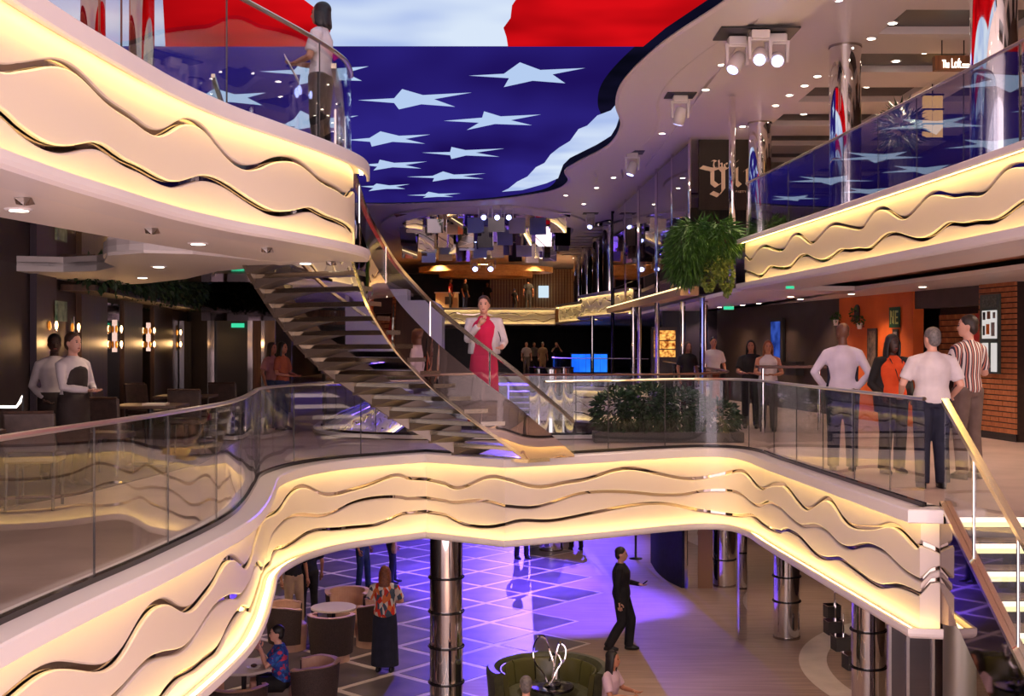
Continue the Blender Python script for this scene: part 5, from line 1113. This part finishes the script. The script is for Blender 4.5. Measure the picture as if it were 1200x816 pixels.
# blue counter far away
bc = empty('blue_counter', (4.0, 62, 0), 0, 'glowing blue bar counter in the distance', 'counter')
bm_ = led_mat('blue_glow', lin((20, 90, 250)), lin((40, 130, 255)), 1.3, .8)
for k in range(5): MB().box(-.92 + k * .37, -.92 + k * .37 + .355, -.3, -.25, .08, 1.0).build('lit_panel', bm_, bc)
MB().box(-.97, .97, -.34, .3, 1.0, 1.06).build('top', mat('counter_top', lin((120, 150, 210)), .3), bc); MB().box(-.95, .95, -.24, .28, 0, 1.0).build('body', dgrey, bc)
# shrub on the bridge, hanging plants, posts
sh = empty('shrub_planter', (2.4, 18.45, 0), 0, 'bushy green shrub in a low trough at the far side of the bridge', 'plant')
bevel(MB().box(-1.15, 1.15, -.22, .22, 0, .16).build('trough', dgrey, sh), .02)
foliage('foliage', [((-.75, 0, .45), (.42, .25, .36)), ((-.3, 0, .5), (.45, .27, .4)), ((.2, 0, .46), (.45, .27, .36)), ((.7, 0, .36), (.42, .25, .28))], greend, sh, .10, 5200, 9)
hp = empty('hanging_planter', (3.6, 21.4, 2.9), 0, 'lush ferns and ivy hanging over the balcony end below the gin sign', 'plant')
MB().box(-.62, .3, -.25, .25, .32, .5).build('trough', wood_dark, hp)
foliage('fern', [((-.35, -.1, .45), (.42, .38, .36)), ((-.5, -.1, .15), (.3, .3, .4)), ((.05, -.1, .5), (.4, .35, .3))], greenm, hp, .24, 3600, 12, 1.0, .16)
foliage('ivy', [((.12, -.15, .2), (.16, .22, .45)), ((.22, -.15, -.15), (.1, .18, .4)), ((-.1, -.15, -.1), (.14, .2, .35))], noise_mat('ivy_leaf', lin((78, 110, 40)), lin((150, 158, 70)), 9, .5), hp, .06, 2400, 14, .3, .8)
gs = empty('mirror_screen', (0, 0, 0), 0, 'tall smoked glass screen with chrome posts behind the hanging plants', 'screen wall')
def scr(px):
    for Y in np.linspace(20.5, 42, 2000):
        X = 3.98 - .032 * (Y - 21.2)
        if abs(HX + F * X / Y - px) < .12: return X, Y
    return None
posts = [858, 808, 788, 770, 749, 733, 718]
Q = [scr(p) for p in posts]
for k, (x, y) in enumerate(Q):
    big = posts[k] in (858, 770, 749, 718)
    MB().tube([(x, y, ZM if big and posts[k] != 858 else 2.6), (x, y, ZC + .02)], .06 if big else .035, 12).build('post', chrome if k != 6 else blackg, gs, True)
for k in range(1, len(Q) - 1):
    a, b = Vector(Q[k]), Vector(Q[k + 1]); d = (b - a).normalized(); nn = Vector((-d.y, d.x)); a += d * .07; b -= d * .07
    prism('glass_panel', [tuple(a), tuple(b), tuple(b + nn * .02), tuple(a + nn * .02)], 3.36, ZC - .1, glassd, gs)
a, b = Vector(Q[1]), Vector(Q[-1]); nn = Vector((-.2, 0))
prism('sill', [tuple(a + nn), tuple(b + nn), tuple(b - nn), tuple(a - nn)], 2.56, 2.76, mat('sill_beige', lin((200, 160, 110)), .4), gs)
lpn = prism('light_line', [tuple(a + nn * 1.05), tuple(b + nn * 1.05), tuple(b + nn), tuple(a + nn)], 2.72, 2.75, emis('sill_glow', (1, .76, .36), 2.0), gs)
for k, (px, yt, d) in enumerate(((742, 376, 31), (800, 372, 27), (826, 370, 26.5), (694, 385, 40))):
    column(at(px, 0, d).x, d, 0, 2.47, 'slim chrome column carrying the balcony behind the bridge', .06, group='slim rear columns')
column(at(823, 0, 24).x, 24.0, 0, 2.47, 'slim post glowing blue beside the man in a white shirt', .055, m=mat('blue_chrome', (.25, .32, .95), .08, 1))  # blue is set in the metal colour
bs = empty('bottle_cabinet', (at(779, 0, 33.8).x, 33.8, 0), 0, 'warm lit bottle cabinet behind the posts', 'cabinet'); MB().box(-.35, .35, 0, .4, .4, 2.0).build('case', wood_dark, bs); MB().box(-.3, .3, -.012, 0, 1.15, 1.9).build('lit_back', led_mat('bottle_glow', lin((120, 50, 10)), lin((250, 180, 90)), 1.4, 9), bs)
for z in (1.35, 1.6): MB().box(-.32, .32, -.03, -.013, z, z + .03).build('shelf', wood_dark, bs)
MB().box(-.34, .34, .02, .38, 0, .4).build('base', black, bs)
struct(boxo('wall_rear_right', 4.35, 9.8, 34.5, 34.7, 0, 2.47, mat('wall_rear_navy', lin((44, 34, 52)), .4)))
struct(boxo('wall_rear_upper_right', 4.3, 9.8, 38.8, 39.0, ZU, ZC, wood_dark))

# ================================================================== SIGNS
def nib(strokes, w_=.16, ang=40, z=0.0):
    """broad nib pen strokes -> flat letter geometry in the XZ plane"""
    mb = MB(); nx, nz = math.cos(math.radians(ang)) * w_ / 2, math.sin(math.radians(ang)) * w_ / 2
    for st_ in strokes:
        for (x0, y0), (x1, y1) in zip(st_[:-1], st_[1:]):
            a = [(x0 - nx, y0 - nz), (x0 + nx, y0 + nz), (x1 + nx, y1 + nz), (x1 - nx, y1 - nz)]
            mb.add([(x, -.012, y) for x, y in a] + [(x, 0, y) for x, y in a], [(0, 1, 2, 3), (7, 6, 5, 4), (0, 4, 5, 1), (1, 5, 6, 2), (2, 6, 7, 3), (3, 7, 4, 0)])
    return mb
GY = [[(.1, .82), (.5, .95), (.62, .82), (.62, -.02), (.42, -.28), (.1, -.14)], [(.14, .8), (.14, .3), (.34, .14), (.6, .32)], [(.62, .82), (.9, .98)], [(-.35, .98), (-.05, .9), (.2, .86)]]
IY = [[(.0, .82), (.14, .92), (.14, .3), (.3, .16)], [(.1, 1.15), (.2, 1.25)]]
NY = [[(0, .82), (.14, .92), (.14, .28), (.26, .16)], [(.14, .78), (.44, .98), (.56, .86), (.56, .28), (.7, .16)]]
gsn = empty('gin_sign', (0, 0, 0), 0, 'dark sign board with pale blackletter words The gin', 'sign')
YS = 26.2; a, b = at(819, 178, YS), at(884, 246, YS)
MB().box(a.x, b.x, YS, YS + .08, b.z, ZC + .049).build('board', mat('sign_brown', lin((34, 24, 21)), .6, spec=.2), gsn)
beigel = mat('sign_beige', lin((222, 192, 164)), .5)
def word(parts, base, sc, w_, nm='letter', m=beigel, par=gsn, ang=40):
    for st_, dx in parts:
        nib([[((x + dx) * sc, y * sc) for x, y in s_] for s_ in st_], w_ * sc, ang).xf(Matrix.Translation(base)).build(nm, m, par)
o0 = at(831, 222, YS); o0.y = YS - .001
word([(GY, 0), (IY, 1.05), (NY, 1.55)], o0, .50, .22)
TY = [[(0, .95), (.2, 1.02), (.5, .92)], [(.28, .95), (.2, .5), (.3, .18), (.55, .25)]]; HY_ = [[(0, 1.05), (.05, .9), (.05, .2)], [(.05, .6), (.3, .72), (.38, .6), (.36, .2), (.28, .0)]]; EY = [[(.0, .62), (.02, .3), (.2, .15), (.36, .28)], [(.02, .6), (.22, .74), (.3, .6), (.06, .42)]]
o1 = at(834, 199, YS); o1.y = YS - .001
word([(TY, 0), (HY_, .75), (EY, 1.4)], o1, .20, .2)
o2 = at(862, 226, YS); o2.y = YS - .001
word([([[(0, 0), (0, .5)], [(.0, .5), (.3, .5), (.3, .25), (0, .25)]], 0), ([[(0, 0), (.2, .5), (.4, 0)]], .5), ([[(0, 0), (0, .5), (.3, .5), (.3, .25), (0, .2), (.3, 0)]], 1.1), ([[(0, .5), (.4, .5)], [(.2, .5), (.2, 0)]], 1.6), ([[(0, .5), (.2, .25), (.4, .5)], [(.2, .25), (.2, 0)]], 2.2)], o2, .09, .12)
downlight(4.75, 24.6, ZC + .05, 40, 'downlight aimed at the gin sign', None, size=80, tgt=(0, 1.6, -.75))  # extra lamp added to lift the pale letters
# "The Loft" light box
YL = 17.6; lo = empty('loft_sign', (0, 0, 0), 0, 'hanging wooden sign box lit with the words The Loft', 'sign')
a, b = at(1096, 65, YL), at(1141, 82, YL); MB().box(a.x, b.x, YL, YL + .12, b.z, a.z).build('box', wood_mid, lo)
for x in (a.x + .12, b.x - .12): MB().tube([(x, YL + .06, a.z), (x, YL + .06, ZC + .05)], .01, 6).build('hanger', black, lo)
def text(body, loc, size, m, parent, name='lettering', ext=.004, sx=1.0):
    cu = D.curves.new(name, 'FONT'); cu.body = body; cu.size = size; cu.extrude = ext; t = D.objects.new(name, cu); C.objects.link(t)
    dg = bpy.context.evaluated_depsgraph_get(); me = D.meshes.new_from_object(t.evaluated_get(dg)); D.objects.remove(t)
    me.materials.clear(); me.materials.append(m); o = link(D.objects.new(name, me), parent); o.location = loc; o.rotation_euler = (PI / 2, 0, 0); o.scale = (sx, 1, 1); return o
litw = emis('sign_white', (1, .93, .85), 3)
for word_, px, sz, sx in (('The', 1104, .17, .40), ('Loft', 1114.5, .20, .46)):
    p = at(px, 79.5, YL); text(word_, (p.x, YL - .006, p.z), sz, litw, lo, sx=sx)
for ya, yb in ((75, 76.5), (78, 79.5)):
    a, b = at(1127.5, ya, YL), at(1136.5, yb, YL); MB().box(a.x, b.x, YL - .008, YL - .001, b.z, a.z).build('fine_print', litw, lo)
# plant and lit panes on the right upper deck
up_ = empty('potted_plant', (6.05, 18.6, ZU), 0, 'spiky potted plant behind the upper railing by the mirror columns', 'plant'); MB().lathe([(.16, 0), (.2, 1.3), (.17, 1.3), (.14, 1.1)], 18).build('pot', dgrey, up_); foliage('leaves', [((0, 0, 1.6), (.26, .26, .32))], greend, up_, .22, 320, 21, .2, .16)
wl = empty('hanging_lantern', (7.25, 20.6, 4.05), 0, 'warm lit lattice lantern beside the potted plant on the upper deck', 'lamp')
for x in (-.09, .09): 
    MB().box(x - .07, x + .07, -.05, .05, 1.0, 1.75).build('pane', emis('lantern_glow', (1, .5, .14), .9), wl)
for z in (1.0, 1.25, 1.5, 1.75): MB().box(-.18, .18, -.06, .06, z - .015, z + .015).build('bar', black, wl)
MB().tube([(0, 0, 1.75), (0, 0, 1.96)], .012, 6).build('hanger', black, wl)
struct(boxo('wall_upper_right', 9.5, 9.7, 5, 39, ZU, ZC, wood_dark))

# ================================================================== FAR END
mc = empty('mirror_ceiling', (0, 46, ZC), 0, 'oval ceiling of tilted mirror panels reflecting violet light', 'ceiling feature')
k = 0
for y, z, hh, x0, x1, n in ((-4.6, -.05, .62, -3.4, 1.6, 8), (-1.5, -.05, .85, -3.9, 1.9, 9), (2.0, -.05, .80, -4.1, 2.0, 9), (5.4, -.05, .8, -3.6, 1.6, 8)):
    for k in range(n):
        x = x0 + (x1 - x0) * k / (n - 1); wdt = (x1 - x0) / n * .46; q = hh * random.uniform(.75, 1.15)
        o = boxo('mirror_panel', -wdt, wdt, -.012, .012, -q, 0, mirror, mc); o.location = (x, y + random.uniform(-.3, .3), z - .02); o.rotation_euler = (random.uniform(.06, .26), 0, random.uniform(-.28, .28))
boxo('mirror_field', -4.0, 2.0, -5.6, 6.2, -.04, 0, mirror, mc)
ring = path([(-1.0 + 3.6 * math.cos(a), 46 + 7.2 * math.sin(a)) for a in np.linspace(0, 2 * PI, 40)], .4); _, rn = frame(ring, 1)
struct(sweep('trim_5', ring, rn, [(-.25, ZC - .12), (.35, ZC - .02), (.35, ZC + .05), (-.25, ZC + .05)], ceilw))
sb_ = empty('slatted_bay', (0, 0, 0), 0, 'dark almond-shaped ceiling bay with pale slats over the far balcony', 'ceiling feature')
al = [(2.1, 58), (2.08, 54), (2.1, 50), (2.4, 46), (3.4, 43), (5.5, 41), (5.5, 60), (3, 60)]
prism('bay_back', al, ZC - .02, ZC + .04, blackg, sb_)
for k in range(12):
    y = 43.6 + k * 1.35; x0 = np.interp(y, [41, 43, 46, 50, 54, 58, 60], [5, 3.5, 2.7, 2.25, 2.25, 2.3, 3]); MB().box(x0, 5.4, y, y + .75, ZC - .06, ZC - .025).build('slat', ceilw, sb_)
bk = empty('white_bulkhead', (0, 0, 0), 0, 'smooth white rounded bulkhead behind the stair handrail', 'bulkhead')
a, b = at(476, 352, 30), at(518, 412, 30); rr2 = .3
prof = [(a.x, b.z), (b.x, b.z)] + [(b.x - rr2 + rr2 * math.cos(t), a.z - rr2 + rr2 * math.sin(t)) for t in np.linspace(0, PI / 2, 9)] + [(a.x, a.z)]
n = len(prof); mesh('shell', [(x, y, z) for y in (30, 31.2) for x, z in prof], [tuple(range(n)), tuple(range(n, 2 * n))[::-1]] + [(i, n + i, n + (i + 1) % n, (i + 1) % n) for i in range(n)], white, bk)
MB().box(-4.2, a.x + .02, 30.1, 31.1, b.z, 2.9).build('bracket', white, bk)
sw = empty('slat_wall', (0, 70, ZU), 0, 'wall of vertical timber slats behind the far bar', 'wall panel')
x = at(574, 0, 70).x; MB().box(x, 4.5, .1, .2, 0, 2.7).build('backing', wood_mid, sw); me = None
while x < 4.4:
    if me is None: o = boxo('slat', 0, .10, 0, .1, 0, 2.7, wood_lt, sw); me = o.data
    else: o = link(D.objects.new('slat', me), sw)
    o.location = (x, 0, 0); x += .17
fb = empty('bar_counter', (at(524, 0, 64).x, 64, ZU), 0, 'small cream bar counter at the far end', 'counter'); MB().box(-.6, .6, -.3, .3, 0, 1.0).build('body', mat('cream_finish', lin((230, 206, 160)), .5), fb); MB().box(-.66, .66, -.36, .34, 1.0, 1.05).build('top', white, fb); MB().box(-.1, .3, -.32, -.301, .4, .8).build('picture', dgrey, fb)  # counter body has one even cream colour
rg = empty('wooden_ceiling_ring', (-1.4, 64, 5.35), 0, 'warm lit wooden oval rings under the far ceiling', 'ceiling feature')
for sx, zz in ((3.6, 0), (2.5, -.25)):
    V = []; Fc = []; n = 48
    for i in range(n):
        a = 2 * PI * i / n
        for r, z in ((1.0, 0), (1.0, .28), (.82, .34), (.82, .05)): V.append((sx * r * math.cos(a), 2.2 * r * math.sin(a), z + zz))
    for i in range(n):
        for b in range(4): Fc.append((i * 4 + b, ((i + 1) % n) * 4 + b, ((i + 1) % n) * 4 + (b + 1) % 4, i * 4 + (b + 1) % 4))
    mesh('ring', V, Fc, wood_lt, rg)
for x, y in ((-4, 62), (-1.4, 62), (1.5, 62), (3.2, 62)): downlight(x, y, ZC + .05, 700, 'downlight over the far bar', 'far bar downlights', (1, .66, .34))
fw = boxo('lit_opening', at(631, 0, 69.5).x, at(643, 0, 69.5).x, 69.5, 69.6, at(0, 349, 69.5).z, at(0, 335, 69.5).z, emis('doorway_glow', (.6, .75, .85), .9)); fw.parent = sw; fw.matrix_parent_inverse = Matrix.Translation((0, -70, -ZU))
# stair at the far middle deck
fs = empty('far_staircase', (.6, 40, 0), 0, 'short far staircase with pale treads beside the rounded balcony', 'staircase')
for k in range(8): MB().box(-.7, .5, .3 * k - 1.4, .3 * k - 1.1 + .1, -1.4 + .18 * k, -1.35 + .18 * k).build('tread', tile_lt, fs)
for x in (-.75, .55): mesh('side', [(x + e, y, z) for e in (0, .05) for y, z in ((-1.5, -1.7), (1.3, -.05), (1.3, .2), (-1.5, -1.3))], [(0, 1, 2, 3), (7, 6, 5, 4), (0, 4, 5, 1), (1, 5, 6, 2), (2, 6, 7, 3), (3, 7, 4, 0)], white, fs)
# small sprinkler fittings under the soffits
spk = None
for k, (px, py, z, lb, g) in enumerate([(28, 231, 2.372, 'butterfly-shaped soffit fitting on the balcony', 'soffit fittings'), (178, 267, 2.372, 0, 0), (313, 290, 2.372, 0, 0), (388, 306, 2.372, 0, 0)]):
    p = on_z(px, py, z); o = empty('soffit_fitting', p, 0, 'butterfly-shaped metal fitting under the balcony soffit over the lounge', 'fitting', 'soffit fittings')
    for s_ in (-1, 1): MB().add([(0, 0, 0), (s_ * .05, -.02, -.005), (s_ * .055, .02, -.04), (s_ * .02, .02, -.045), (0, .0, -.05), (0, .012, 0), (s_ * .05, -.008, -.005), (s_ * .055, .032, -.04), (s_ * .02, .032, -.045), (0, .012, -.05)], [(0, 1, 2, 3, 4), (9, 8, 7, 6, 5), (0, 5, 6, 1), (1, 6, 7, 2), (2, 7, 8, 3), (3, 8, 9, 4), (4, 9, 5, 0)]).build('wing', chromed, o)
